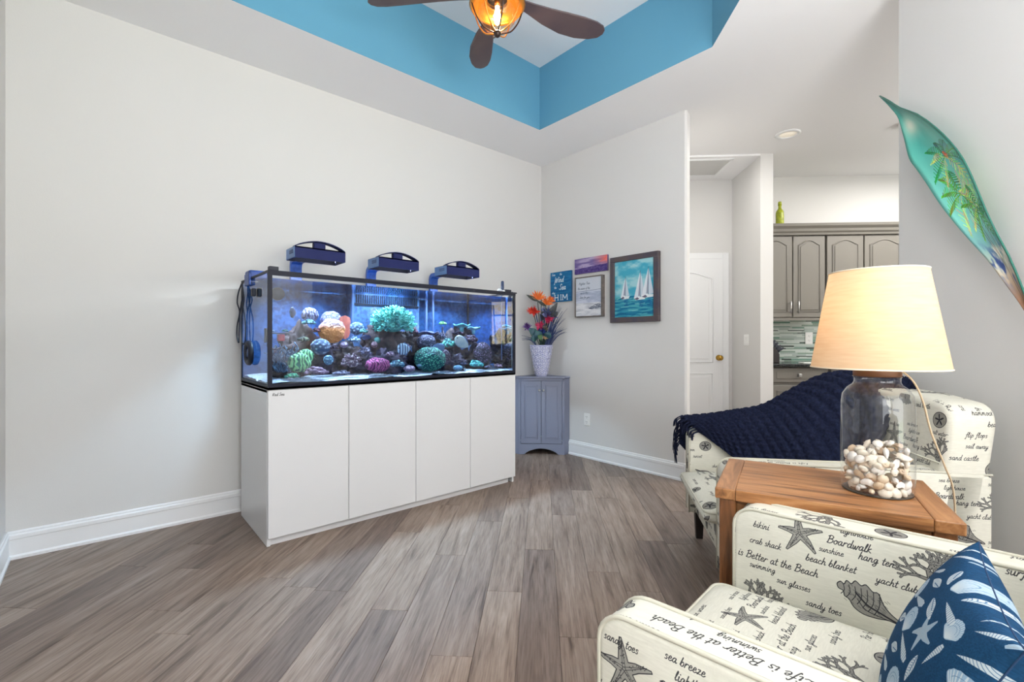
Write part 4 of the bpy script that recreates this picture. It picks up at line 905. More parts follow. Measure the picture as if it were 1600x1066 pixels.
m = MB(); m.prism([(x*1.03, y-(.012 if i < 2 else 0), ZC-.02) for i, (x, y) in enumerate(fp)], (0, 0, .02), .004, 1); m.build('top', M_slate, cc)
# face frame with the arched apron
ap = [(-W2, 0), (-W2+.045, 0)]+[(-.165+.33*i/14, .058*math.sin(math.pi*i/14)**.7) for i in range(15)]+[(W2-.045, 0), (W2, 0), (W2, .102), (-W2, .102)]
m = MB(); m.prism([(x, 0, z) for x, z in ap], (0, .018, 0)); m.span((-W2, 0, .102), (-W2+.022, .018, ZC-.02)); m.span((W2-.022, 0, .102), (W2, .018, ZC-.02)); m.span((-W2, 0, .714), (W2, .018, ZC-.02)); m.build('face_frame', M_slate, cc)
for s in (-1, 1):
    a, b = (-.198, -.0015) if s < 0 else (.0015, .198)
    m = MB(); m.span((a, -.004, .106), (b, .014, .711), .002, 1); dd = m.build('door', M_slate, cc)
    P_ = [(a+.036, .15), (b-.036, .15), (b-.036, .672), (a+.036, .672)]
    m = MB(); m.tube([(x, -.004, z) for x, z in P_], .003, 4, closed=True); m.build('bead', M_slate, dd)
    m = MB(); m.prism([((a+b)/2+(x-(a+b)/2)*.84, -.004, .411+(z-.411)*.94) for x, z in P_], (0, -.004, 0), .002, 1); m.build('raised_panel', M_slate, dd)
    m = MB(); m.ball((s*.020, -.024, .625), .011, 12, 8); m.tube([(s*.020, -.022, .625), (s*.020, -.004, .625)], .005, 8); m.build('knob', nickel, dd)
    for z in (.2, .6): m = MB(); m.tube([(s*.199, -.005, z-.02), (s*.199, -.005, z+.02)], .004, 6); m.build('hinge', M_slate, dd)

# ================================================= vase and artificial flowers
VX, VY, VZ = 3.225, 3.225, ZC
vs = empty('flower_vase', (VX, VY, VZ), 0, 'tapered lavender white vase with a woven scale relief on the corner cabinet', 'vase')
M_vase = pbr('pearl_ceramic', (196, 200, 230), .4, nz=25, var=(170, 176, 220))
m = MB(); m.lathe([(.001, 0), (.052, 0), (.055, .01), (.078, .12), (.110, .30), (.115, .305), (.108, .30), (.075, .12), (.05, .02), (.001, .02)], 32, cap=False); m.build('body', M_vase, vs)
m = MB()
for row in range(9):
    z = .028+row*.031; r_ = .0575+.0535*(z/.3)+.001; nn = 14
    for j in range(nn):
        a = 2*math.pi*(j+(row % 2)*.5)/nn; c = Vector((r_*math.cos(a), r_*math.sin(a), z)); t = Vector((-math.sin(a), math.cos(a), 0)); nrm = Vector((math.cos(a), math.sin(a), 0)); w_ = r_*.2
        ring = [c+t*w_*math.cos(u)+Vector((0, 0, .014*math.sin(u)))+nrm*.001 for u in [i*math.pi/4 for i in range(8)]]
        ring2 = [c+t*w_*.7*math.cos(u)+Vector((0, 0, .009*math.sin(u)))+nrm*.005 for u in [i*math.pi/4 for i in range(8)]]
        m.grid([ring, ring2], close_u=True)
o = m.build('scale_relief', pbr('pearl_relief', (226, 226, 240), .35), vs); o['kind'] = 'stuff'

FL = random.Random(9)
def vpt(px, z, off=0):
    """point above the vase: px = metres right of the vase centre as seen from the room, off = towards the room"""
    r45 = (1/S2, -1/S2); return Vector((VX+r45[0]*px-off/S2, VY+r45[1]*px-off/S2, z))
M_stem = pbr('dark_stem', (40, 66, 60), .6)
def stem(parent, a, b):
    m = MB(); mid = (a+b)/2+Vector((0, 0, .02)); m.tube(catmull([a, mid, b], 4), .004, 5); return m.build('stem', M_stem, parent)
def leafshape(m, base, tip, w, nrm, n=7, fold=.2, curl=.0):
    base, tip = Vector(base), Vector(tip); ax = tip-base; sd = ax.cross(nrm).normalized(); nr = nrm.normalized(); rows = []
    for i in range(n+1):
        t = i/n; c = base+ax*t+nr*curl*math.sin(math.pi*t); ww = w*math.sin(math.pi*min(.999, t**.8*.97+.02))
        rows.append([c-sd*ww+nr*ww*fold, c+nr*.0, c+sd*ww+nr*ww*fold])
    m.grid(rows); m.grid([[p-nr*.0015 for p in r[::-1]] for r in rows])
def root(z=.16): return Vector((VX+FL.uniform(-.02, .02), VY+FL.uniform(-.02, .02), VZ+z))
TOC = Vector((-1, -1, .2)).normalized()
def bird(px, z, off, label, s=1, lean=0):
    p = vpt(px, z, off); t = empty('bird_of_paradise', p, 0, label, 'flower')
    L = lambda v: Vector(v)-p
    stem(t, L(root()), Vector((0, 0, 0)))
    rt_ = Vector((1/S2, -1/S2, 0))
    m = MB(); leafshape(m, (0, 0, -.015), -rt_*.11*s+Vector((0, 0, .05*s)), .018*s, TOC, 8, .5); m.build('beak', pbr('beak_green', (50, 56, 50), .5), t)
    for i in range(8):
        a = R(-20+i*18+lean); d = rt_*math.sin(a-R(35))+Vector((0, 0, math.cos(a-R(35))))
        m = MB(); leafshape(m, (0, 0, 0), d*.092*s+TOC*.02*(i % 3), .011*s, TOC, 6, .3); m.build('petal', pbr('orange_petal', (240, 112, 40), .5) if i % 3 else pbr('amber_petal', (246, 150, 70), .5), t)
    return t
bird(-.035, 1.50, .03, 'orange bird of paradise bloom, topmost in the vase', 1)
bird(.045, 1.455, .0, 'orange bird of paradise bloom right of centre, below the topmost', .8, 15)
bird(.085, 1.49, -.02, 'small orange bird of paradise bloom at the right rear of the vase', .6, 25)
def puff(px, z, off, r_, cols, label, name='protea', n=34, wd=.35, spread=1.3):
    p = vpt(px, z, off); t = empty(name, p, 0, label, 'flower'); stem(t, root()-p, Vector((0, 0, 0)))
    for li, c in enumerate(cols):
        m = MB()
        for i in range(n):
            u = Vector((FL.gauss(0, 1), FL.gauss(0, 1), FL.gauss(.3, 1))).normalized(); u = (u+TOC*spread*(.4+.3*li)).normalized(); b_ = u*r_*.15
            leafshape(m, b_, u*r_*(1-.22*li)*FL.uniform(.85, 1.1), r_*wd*(.5 if li else .6), u.cross(Vector((FL.random(), FL.random(), FL.random()))).normalized(), 3, .3)
        o = m.build('petals', pbr('petal_%d_%d_%d' % c, c, .6), t); o['kind'] = 'stuff'
    m = MB(); m.ball((0, 0, 0), r_*.35, 10, 7); m.build('heart', pbr('petal_%d_%d_%d' % cols[-1], cols[-1], .6), t); return t
puff(-.078, 1.385, .07, .068, [(230, 60, 48), (240, 90, 60)], 'bright red spiky flower on the upper left of the vase', 'red_flower', 26, .3)
puff(-.135, 1.235, .04, .050, [(104, 60, 140), (130, 84, 170)], 'purple thistle ball at the far left of the vase', 'thistle', 46, .14)
puff(-.016, 1.245, .10, .052, [(214, 60, 110), (236, 110, 150)], 'pink protea low in the middle of the vase', 'protea', 30, .3)
puff(.075, 1.305, .09, .052, [(214, 44, 96), (232, 80, 120)], 'crimson pink protea right of the middle pink one', 'protea', 30, .3)
puff(.065, 1.35, .04, .095, [(120, 128, 180), (160, 166, 210)], 'large blue lavender bloom behind the crimson protea', 'blue_bloom', 26, .42)
puff(.035, 1.215, .08, .040, [(150, 120, 120), (120, 140, 110)], 'brown green cone bud low at the right of the vase', 'cone_bud', 34, .3)
puff(.010, 1.185, .10, .046, [(40, 60, 130), (54, 84, 160)], 'deep blue flower at the vase mouth', 'blue_flower', 26, .4)
puff(.040, 1.13, .11, .030, [(222, 190, 150), (240, 214, 180)], 'small cream flower at the right of the vase mouth', 'cream_flower', 20, .4)
puff(.0, 1.53, -.03, .024, [(40, 66, 130), (60, 90, 160)], 'small dark blue bud high behind the topmost orange bloom', 'blue_bud', 20, .4)
def leafthing(px0, z0, px1, z1, off, w, mat, label, name='broad_leaf'):
    a = vpt(px0, z0, off); t = empty(name, a, 0, label, 'leaf'); stem(t, root()-a, Vector((0, 0, 0)))
    m = MB(); leafshape(m, (0, 0, 0), vpt(px1, z1, off+.02)-a, w, TOC, 9, .25, .02); m.build('blade', mat, t); return t
tl = pbr('teal_leaf', (34, 70, 88), .5, nz=20, var=(44, 92, 84)); dk = pbr('dark_leaf', (44, 48, 58), .5, nz=20, var=(70, 74, 74)); bl = pbr('blue_leaf', (50, 68, 118), .5)
for a in ((-.03, 1.15, -.12, 1.22, .10, .035, tl, 'teal leaf spreading left at the vase mouth'), (-.04, 1.12, -.10, 1.13, .12, .035, tl, 'low teal leaf drooping over the left of the vase mouth'), (-.01, 1.12, -.05, 1.20, .12, .04, tl, 'round teal leaf in front of the stems'),
          (.06, 1.30, .155, 1.47, .06, .032, dk, 'long dark leaf rising right under the blue sign'), (.09, 1.33, .16, 1.38, .02, .035, dk, 'dark leaf at the right of the large blue bloom'), (.01, 1.30, .05, 1.42, .03, .03, dk, 'dark upright leaf between the orange blooms'),
          (.05, 1.12, .075, 1.19, .11, .035, tl, 'green teal leaf right of the vase mouth'), (-.02, 1.17, .0, 1.10, .13, .022, pbr('green_leaf', (70, 104, 60), .5), 'small green leaf hanging over the front of the vase')): leafthing(*a)
gr = empty('grass_spray', vpt(.05, VZ+.25, 0), 0, 'spray of fine blue grass blades fanning right out of the vase', 'grass spray')
m = MB()
for i in range(46):
    a = vpt(.03+FL.uniform(-.02, .02), VZ+.22, FL.uniform(-.02, .06)); tip = vpt(FL.uniform(.10, .27), FL.uniform(1.18, 1.46), FL.uniform(-.02, .08)); mid = a.lerp(tip, .55)+Vector((0, 0, .05))
    m.tube([p-vpt(.05, VZ+.25, 0) for p in map(Vector, catmull([a, mid, tip], 4))], [.004-.00042*q for q in range(9)], 4)
for i in range(8):
    a = vpt(-.03, VZ+.27, .05); tip = vpt(FL.uniform(-.2, -.12), FL.uniform(1.08, 1.16), .08); m.tube([p-vpt(.05, VZ+.25, 0) for p in map(Vector, catmull([a, a.lerp(tip, .5)+Vector((0, 0, .04)), tip], 4))], .0014, 4)
o = m.build('blades', bl, gr); o['kind'] = 'stuff'
for i, (px, z, px1, z1) in enumerate(((-.02, 1.14, -.06, 1.40), (.0, 1.14, -.01, 1.36), (.02, 1.14, .03, 1.38))):
    m = MB(); m.tube(catmull([vpt(px, z, .04), vpt((px+px1)/2+.006, (z+z1)/2, .05), vpt(px1, z1, .03)], 4), .006, 6); o = m.build('flower_stalk', pbr('blue_stem', (50, 70, 110), .5), smooth=True)
    setp(o, ('blue grey stalk leaning left under the red flower', 'blue grey stalk in the middle of the bouquet', 'blue grey stalk right of the middle stalk')[i], 'stalk')

# ================================================= pictures on the wall X = 3.43 (u runs from large Y to small Y)
RS = np.random.RandomState(2)
def blendnoise(D, x0, y0, x1, y1, c1, c2, sx, sy, seed, lo=.35, hi=.65):
    X0_, Y0__, X1_, Y1__ = [int(v*D.px) for v in (x0, y0, x1, y1)]; h, w = Y1__-Y0__, X1_-X0_
    t = np.clip((vnoise(h, w, sy, sx, seed, 4)-lo)/(hi-lo), 0, 1)[..., None]; D.a[Y0__:Y1__, X0_:X1_] = (np.array(c1)*(1-t)+np.array(c2)*t)/255
def art(name, y0, y1, z0, z1, th, im, label, cat, frame=None, fw=.03, inset=.006, side=(230, 230, 230)):
    cy, cz = (y0+y1)/2, (z0+z1)/2; w, h = y1-y0, z1-z0
    t = empty(name, (3.43, cy, cz), R(-90), label, cat)          # local x = right as seen, y = into the wall
    iw, ih, yy = (w, h, -th) if not frame else (w-2*fw, h-2*fw, -th+inset)
    m = MB(); m.span((-iw/2, yy, -ih/2), (iw/2, 0, ih/2)); o = m.build('canvas', None, t)
    o.data.materials.append(image_mat(name+'_print', im, .7, bump=((60, 60, 60), .15), ext='EXTEND')); o.data.materials.append(pbr('canvas_side_%d' % side[0], side, .7))
    uv_by(o, lambda co, n: (co.x/iw+.5, co.z/ih+.5))
    for p in o.data.polygons: p.material_index = 0 if p.normal.y < -.5 else 1
    if frame:
        for a, b in (((-w/2, -h/2), (w/2, -h/2+fw)), ((-w/2, h/2-fw), (w/2, h/2)), ((-w/2, -h/2+fw), (-w/2+fw, h/2-fw)), ((w/2-fw, -h/2+fw), (w/2, h/2-fw))):
            m = MB(); m.span((a[0], -th, a[1]), (b[0], 0, b[1]), .002, 1); m.build('frame_rail', frame, t)
    return t
# blue sign
D = Draw(.274, .297, 1600, (24, 104, 156)); blendnoise(D, 0, 0, .274, .297, (20, 96, 150), (34, 118, 168), 4, 40, 5)
wc = (224, 238, 244)
word(D, 'Even', .018, .262, .012, wc, .0028); word(D, 'the', .125, .262, .012, wc, .0028)
word(D, 'Wind', .055, .195, .027, wc, .0062); word(D, '&', .048, .172, .009, wc, .003)
word(D, 'the', .052, .132, .012, wc, .0032); word(D, 'Sea', .118, .118, .028, wc, .0062); word(D, 'obey', .022, .082, .011, wc, .0028)
for ch, x in (('H', .062), ('I', .135), ('M', .165)):
    segs = {'H': [[(0, 0), (0, 1)], [(.62, 0), (.62, 1)], [(0, .5), (.62, .5)]], 'I': [[(.1, 0), (.1, 1)]], 'M': [[(0, 0), (.05, 1), (.45, .25), (.85, 1), (.9, 0)]]}[ch]
    for s_ in segs:
        D.line([(x+a*.068, .016+b*.052) for a, b in s_], .0085, wc)
        for a, b in (s_[0], s_[-1]):
            if b in (0, 1): D.line([(x+a*.068-.010, .016+b*.052), (x+a*.068+.010, .016+b*.052)], .003, wc)
art('wooden_sign', 3.003, 3.277, 1.490, 1.787, .022, D.image('sign_print'), 'blue wooden sign reading Even the Wind & the Sea obey HIM', 'sign', side=(40, 96, 140))
# purple sunset canvas
D = Draw(.384, .146, 1400, (150, 130, 170)); H_ = D.h; blendnoise(D, 0, 0, .384, .146, (112, 96, 150), (176, 162, 196), 3, 9, 8)
yy, xx = np.mgrid[0:D.h, 0:D.w]; u = xx/D.w; v = yy/D.h
g_ = np.clip((u-.55)*2.2, 0, 1)*np.clip((v-.3)*2.5, 0, 1)*(.6+.6*vnoise(D.h, D.w, 6, 3, 4)); D.a += (np.array((236, 120, 110))/255-D.a)*np.clip(g_, 0, .9)[..., None]
g_ = (v < .30+.12*u+.05*vnoise(D.h, D.w, 2, 14, 9)).astype(float)*(.55+.45*vnoise(D.h, D.w, 8, 20, 1)); D.a += (np.array((58, 40, 110))/255-D.a)*g_[..., None]
for i in range(40): x_ = RS.rand()*.37; y_ = RS.rand()*.045; D.line([(x_, y_), (x_+RS.rand()*.03, y_+.001)], .0016, (190, 170, 214), .6)
D.line([(.085, .05), (.092, .075), (.10, .052)], .0012, (60, 46, 90))
D.line(catmull([(.30, .09), (.345, .10), (.365, .12), (.38, .14)], 4), .006, (240, 90, 66), .7)
art('sunset_canvas', 2.574, 2.958, 1.737, 1.880, .02, D.image('sunset_print'), 'small violet and coral sunset seascape canvas above the grey framed one', 'painting', side=(110, 90, 130))
# grey framed verse
D = Draw(.30, .355, 1500, (206, 212, 222)); blendnoise(D, 0, 0, .30, .23, (168, 178, 200), (206, 212, 226), 3, 14, 3); blendnoise(D, 0, 0, .30, .12, (190, 194, 202), (226, 228, 232), 4, 10, 6)
D.line([(0, .228), (.30, .238)], .0035, (110, 122, 150))
ik = (86, 96, 116)
word(D, 'Mightier Than', .035, .292, .0115, ik, .0022, sp=.0); word(D, 'the waves of the', .022, .248, .0115, ik, .0022, sp=.0); word(D, 'sea is His', .05, .204, .0115, ik, .0022); word(D, 'love for you', .05, .165, .0115, ik, .0022)
for i in range(60): x_ = .17+RS.rand()*.12; y_ = .065+RS.rand()*.05*(x_-.1)/.2; D.line([(x_-.02, y_), (x_+.02, y_+RS.randn()*.008)], .003, (60, 66, 86), .55)
for i in range(30): x_ = RS.rand()*.28; y_ = RS.rand()*.11; D.line([(x_, y_), (x_+.04, y_+RS.randn()*.006)], .002, (240, 242, 246), .7)
art('framed_verse', 2.615, 2.938, 1.323, 1.702, .045, D.image('verse_print'), 'grey framed beach print with four lines of script', 'picture', pbr('weathered_frame', (126, 118, 112), .6, nz=30, var=(100, 94, 90)), .011, .008)
# sailboats
sw, sh_ = .478-.09, .575-.09
D = Draw(sw, sh_, 1500, (90, 180, 200)); blendnoise(D, 0, sh_*.36, sw, sh_, (70, 168, 194), (160, 208, 214), 4, 6, 12); blendnoise(D, 0, 0, sw, sh_*.37, (20, 110, 150), (90, 180, 190), 4, 16, 13, .3, .7)
for i in range(26): x_ = RS.rand()*sw; y_ = RS.rand()*sh_*.34; D.line(catmull([(x_-.04, y_), (x_, y_+RS.randn()*.006), (x_+.05, y_+.002)], 4), .004+.006*RS.rand(), [(14, 84, 130), (150, 214, 206), (60, 160, 180)][RS.randint(3)], .6)
def sail(pts, c, a=.95): D.poly([(x*sw, y*sh_) for x, y in pts], c, a)
for cx, by, s_ in ((.28, .34, .9), (.66, .31, 1.15), (.86, .34, 1.2)):
    hgt = .40*s_
    sail([(cx, by+.02), (cx-.005, by+hgt), (cx-.13*s_, by+.03)], (226, 230, 236)); sail([(cx+.012, by+.03), (cx+.01, by+hgt*1.02), (cx+.11*s_, by+.05)], (206, 214, 224)); sail([(cx-.05, by+.05), (cx-.004, by+hgt*.85), (cx-.0, by+.05)], (150, 156, 176))
    D.line([(cx*sw, (by)*sh_), ((cx+.004)*sw, (by+hgt*1.06)*sh_)], .003, (80, 70, 90))
    sail([(cx-.14*s_, by+.03), (cx+.13*s_, by+.035), (cx+.10*s_, by-.012), (cx-.10*s_, by-.02)], (236, 238, 240)); sail([(cx-.13*s_, by+.0), (cx-.06*s_, by+.03), (cx-.02, by+.0), (cx-.08, by-.02)], (70, 60, 84), .8)
    for i in range(10): D.line([((cx-.06+RS.rand()*.12)*sw, (by-.03-.012*i)*sh_), ((cx+RS.rand()*.12)*sw, (by-.03-.012*i)*sh_)], .005, (24, 84, 140), .7)
art('framed_painting', 2.052, 2.530, 1.261, 1.836, .04, D.image('sailboat_print'), 'large dark framed painting of white sailboats on turquoise water', 'painting', pbr('espresso_frame', (70, 64, 78), .45, nz=12, var=(88, 76, 76)), .045, .012)

# ================================================= ceiling fan
FX, FY = 1.447, 1.75
fan = empty('ceiling_fan', (FX, FY, 3.443), 0, 'dark bladed ceiling fan with a caged amber glass light in the tray recess', 'ceiling fan')
M_brz = pbr('bronze', (58, 46, 42), .35, .7); M_blade = pbr('blade_brown', (74, 62, 68), .5, nz=6, var=(86, 72, 74)); M_gold = pbr('amber_metal', (206, 140, 62), .3, .8)
def fz(z): return z-3.443
m = MB(); m.lathe([(.001, 0), (.075, 0), (.078, -.02), (.05, -.055), (.02, -.065)], 24, cap=False); m.build('canopy', M_brz, fan)
m = MB(); m.tube([(0, 0, -.05), (0, 0, fz(2.93))], .014, 10); m.build('downrod', M_brz, fan)
m = MB(); m.lathe([(.02, fz(2.94)), (.07, fz(2.92)), (.115, fz(2.88)), (.12, fz(2.82)), (.10, fz(2.775)), (.04, fz(2.765)), (.001, fz(2.765))], 28, cap=False); m.build('motor', M_brz, fan)
out = [(.13, .030), (.20, .042), (.30, .062), (.40, .078), (.50, .083), (.58, .074), (.63, .055), (.655, .024), (.66, -.005), (.645, -.040), (.60, -.064), (.52, -.078), (.42, -.076), (.30, -.058), (.20, -.038), (.13, -.028)]
for i in range(5):
    a = R(-13-72*i)
    Mx = Matrix.Rotation(a, 4, 'Z') @ Matrix.Translation((0, 0, fz(2.785))) @ Matrix.Rotation(R(-12), 4, 'X')
    m = MB(); m.prism([(r_, -w_*.86+.026*math.sin(math.pi*(r_-.13)/.53), .02*math.sin((r_-.13)*3)) for r_, w_ in out], (0, 0, .008), .003, 1, M=Mx); b_ = m.build('blade', M_blade, fan)
    m = MB(); m.prism([(.09, -.022, .008), (.19, -.016, .008), (.19, .016, .008), (.09, .022, .008)], (0, 0, .006), .002, 1, M=Mx); m.build('blade_iron', M_brz, b_)
lk = empty('light_kit', (0, 0, 0)); lk.parent = fan
m = MB(); m.lathe([(.05, fz(2.765)), (.13, fz(2.755)), (.137, fz(2.735)), (.12, fz(2.715)), (.126, fz(2.735)), (.05, fz(2.75))], 32, cap=False); m.build('amber_dish', M_gold, lk)
M_ag = thin_glass('clear_amber_glass', (1, .90, .76), .05, .03, (1, .9, .75))
gp = [(.06, 2.75), (.098, 2.735), (.103, 2.70), (.092, 2.66), (.060, 2.622), (.018, 2.606)]
m = MB(); m.lathe([(r_*.93, fz(z)) for r_, z in gp], 28, cap=False); m.build('glass_bowl', M_ag, lk)
for i in range(8):
    a = R(i*45+20); pr_ = [(.128, 2.735), (.118, 2.70), (.100, 2.66), (.066, 2.618), (.015, 2.600)]
    m = MB(); m.tube(catmull([(r_*math.cos(a), r_*math.sin(a), fz(z)) for r_, z in pr_], 4), .0035, 6); m.build('cage_wire', M_brz if i % 2 else M_gold, lk)
m = MB(); m.lathe([(.001, fz(2.578)), (.010, fz(2.582)), (.018, fz(2.592)), (.019, fz(2.602)), (.012, fz(2.610)), (.001, fz(2.612))], 16, cap=False); m.build('finial', M_brz, lk)
m = MB(); m.tube([(0, 0, fz(2.765)), (0, 0, fz(2.73))], .014, 10); m.build('lamp_holder', M_gold, lk)
m = MB(); m.lathe([(.001, fz(2.638)), (.010, fz(2.645)), (.016, fz(2.665)), (.016, fz(2.69)), (.010, fz(2.715)), (.010, fz(2.73))], 14, cap=False); m.build('bulb', pbr('bulb_glow', (255, 240, 210), .4, emit=(255, 226, 170), es=14), lk)
pl = bpy.data.lights.new('fan_bulb_light', 'POINT'); pl.energy = 5; pl.color = (1, .82, .6); pl.shadow_soft_size = .03
po = bpy.data.objects.new('fan_bulb_light', pl); COL.objects.link(po); po.location = (FX, FY, 2.63)
# ================================================= printed cottons
CR = (213, 211, 198); INK = (50, 50, 54)
F = Draw(.62, .62, 2600, CR); F.wrap = True
F.a += ((vnoise(F.h, F.w, 300, 40, 3, 2)-.5)*.05)[..., None]
PR = np.random.RandomState(7)
def starfish(D, cx, cy, r_, rot, fill, ink, arms=5, w=.26):
    pts = []
    for i in range(arms):
        a = R(rot+i*360/arms); b = R(rot+(i+.5)*360/arms); bend = R(PR.uniform(-8, 8)); L = r_*PR.uniform(.88, 1.08)
        t = (cx+L*math.cos(a+bend), cy+L*math.sin(a+bend)); s_ = r_*w; n_ = (-math.sin(a), math.cos(a)); m_ = (cx+L*.5*math.cos(a), cy+L*.5*math.sin(a))
        pts += [(m_[0]-n_[0]*s_*.52, m_[1]-n_[1]*s_*.52), (t[0]-n_[0]*s_*.14, t[1]-n_[1]*s_*.14), (t[0]+n_[0]*s_*.14, t[1]+n_[1]*s_*.14), (m_[0]+n_[0]*s_*.52, m_[1]+n_[1]*s_*.52), (cx+s_*1.15*math.cos(b), cy+s_*1.15*math.sin(b))]
    D.poly(pts, fill, .9, .25, PR); D.line(pts+pts[:1], r_*.03, ink)
    for i in range(arms):
        a = R(rot+i*360/arms)
        for o_ in (-.05, .05): D.line([(cx-math.sin(a)*o_*r_, cy+math.cos(a)*o_*r_), (cx+r_*.85*math.cos(a), cy+r_*.85*math.sin(a))], r_*.02, ink, .8)
        for q in range(14):
            u = PR.uniform(.1, .85)*r_; v_ = PR.uniform(-1, 1)*w*.4*r_*(1-u/r_*.6); x, y = cx+u*math.cos(a)-v_*math.sin(a), cy+u*math.sin(a)+v_*math.cos(a); D.line([(x, y), (x+.0008, y+.001)], r_*.03, ink, .7)
def ell(cx, cy, a, b, rot=0, n=28): return [(cx+a*math.cos(t)*math.cos(R(rot))-b*math.sin(t)*math.sin(R(rot)), cy+a*math.cos(t)*math.sin(R(rot))+b*math.sin(t)*math.cos(R(rot))) for t in [2*math.pi*i/n for i in range(n)]]
def dollar(D, cx, cy, r_, fill, ink):
    P = ell(cx, cy, r_, r_*.86); D.poly(P, fill, .9, .25, PR); D.line(P+P[:1], r_*.07, ink)
    for i in range(5): a = R(90+72*i+8); D.line([(cx, cy), (cx+r_*.62*math.cos(a), cy+r_*.62*math.sin(a))], r_*.15, ink, 1, True); D.line(ell(cx+r_*.4*math.cos(a), cy+r_*.4*math.sin(a), r_*.28, r_*.1, 90+72*i+8, 12), r_*.03, ink, .8)
    for i in range(50): a = PR.uniform(0, 6.28); q = r_*math.sqrt(PR.rand())*.95; D.line([(cx+q*math.cos(a), cy+q*math.sin(a)*.86), (cx+q*math.cos(a)+.0007, cy+q*math.sin(a)*.86)], r_*.04, ink, .5)
def conch(D, cx, cy, L, rot, fill, ink):
    c_, s_ = math.cos(R(rot)), math.sin(R(rot)); tr = lambda P: [(cx+L*(x*c_-y*s_), cy+L*(x*s_+y*c_)) for x, y in P]
    body = [(-.5, .1), (-.46, .17), (-.40, .15), (-.38, .24), (-.30, .22), (-.26, .31), (-.16, .27), (-.10, .33), (.02, .26), (.10, .28), (.22, .12), (.36, .02), (.55, -.05), (.56, -.09), (.36, -.10), (.2, -.17), (0, -.22), (-.16, -.18), (-.26, -.08), (-.34, -.06), (-.38, .02), (-.46, .03)]
    P = tr(catmull(body, 3, True)); D.poly(P, fill, .92, .3, PR); D.line(P+P[:1], L*.016, ink)
    for i in range(7): x = -.42+.09*i; D.line(tr(catmull([(x, .16+.02*i), (x+.05, .05), (x+.02, -.05-.015*i)], 4)), L*.012, ink)
    D.line(tr(catmull([(-.2, .1), (.0, -.02), (.2, -.05), (.5, -.08)], 5)), L*.03, ink); D.line(tr(catmull([(-.15, .0), (.0, -.12), (.2, -.12), (.45, -.09)], 5)), L*.014, ink)
    for i in range(60): x, y = PR.uniform(-.35, .25), PR.uniform(-.12, .22); q = tr([(x, y), (x+.05, y-.02)]); D.line(q, L*.008, ink, .6)
def seacoral(D, cx, cy, r_, rot, fill, ink, depth=5):
    def br(x, y, a, L, w, d):
        x2, y2 = x+L*math.cos(a), y+L*math.sin(a); D.line([(x, y), (x2, y2)], w*1.35, ink); segs.append(((x, y), (x2, y2), w*.85))
        if d <= 0: return
        for k_ in (-1, 1):
            if PR.rand() < .93: br(x2, y2, a+k_*R(PR.uniform(14, 42)), L*PR.uniform(.68, .9), w*.84, d-1)
    segs = []
    for k_ in (-28, 0, 26): br(cx, cy, R(rot+k_), r_*.30, r_*.085, depth-1)
    for a, b, w in segs: D.line([a, b], w, fill)
    for a, b, w in segs:
        for q in range(2): t = PR.rand(); D.line([(a[0]+(b[0]-a[0])*t, a[1]+(b[1]-a[1])*t), (a[0]+(b[0]-a[0])*t+.001, a[1]+(b[1]-a[1])*t+.001)], w*.4, ink, .7)
G1 = (132, 131, 126)
seacoral(F, .075, .125, .085, 80, G1, INK); seacoral(F, .455, .325, .090, 112, G1, INK, 5)
starfish(F, .171, .378, .056, 98, G1, INK)
conch(F, .318, .243, .135, -14, (122, 120, 116), INK)
dollar(F, .427, .481, .034, (120, 118, 112), INK); dollar(F, .205, .095, .030, (120, 118, 116), INK); dollar(F, .03, .50, .028, (120, 118, 112), INK)
starfish(F, .50, .545, .052, 40, G1, INK); conch(F, .21, .555, .11, 160, (122, 120, 116), INK); dollar(F, .56, .16, .032, (110, 108, 106), INK)
T = lambda t, x, y, h=.0092, al=.9: word(F, t, x, y, h, INK, h*.21, al=al)
T('Life is Better at the Beach', -.03, .272, .0108); T('bikini', .055, .365); T('crab shack', .045, .318); T('Boardwalk', .232, .372, .0105); T('sunshine', .215, .345, .0078); T('beach blanket', .185, .310, .0098)
T('lighthouse', .262, .405, .0082); T('hang ten', .30, .350, .0098); T('swimming', .045, .248, .0085); T('sun glasses', .115, .226, .0088); T('sandy toes', .185, .190, .0092); T('yacht club', .335, .304, .0092); T('sandy toes', .13, .415, .0078)
T('sea breeze', .245, .432, .0078); T('crochet', .06, .428, .0078); T('some beach', .40, .215, .0085); T('salt water', .40, .425, .0085); T('Atlantis', .39, .185); T('surf', .555, .40); T('Pier Point', .27, .135, .0095); T('relax', .30, .10); T('sunset', .14, .03); T('lagoon', .10, .065, .009)
T('hammock', .36, .06); T('beach chair', .40, .02, .01); T('seashell', .46, .10); T('ocean waves', .09, .475, .0092); T('sand castle', .28, .515, .0098); T('palm tree', .07, .515, .009); T('sail away', .33, .56, .009); T('tide pool', .06, .595, .009); T('flip flops', .33, .60, .0092); T('driftwood', .52, .44, .0078); T('shore', .24, .60, .009)
IM_F = F.image('beach_script_print')
M_fab = image_mat('beach_script_cotton', IM_F, .85, bump=((900, 900, 60), .25), spec=.1)
M_pipe = pbr('cream_piping', (198, 195, 180), .85, spec=.1)
M_leg = pbr('espresso_leg', (38, 30, 28), .4)
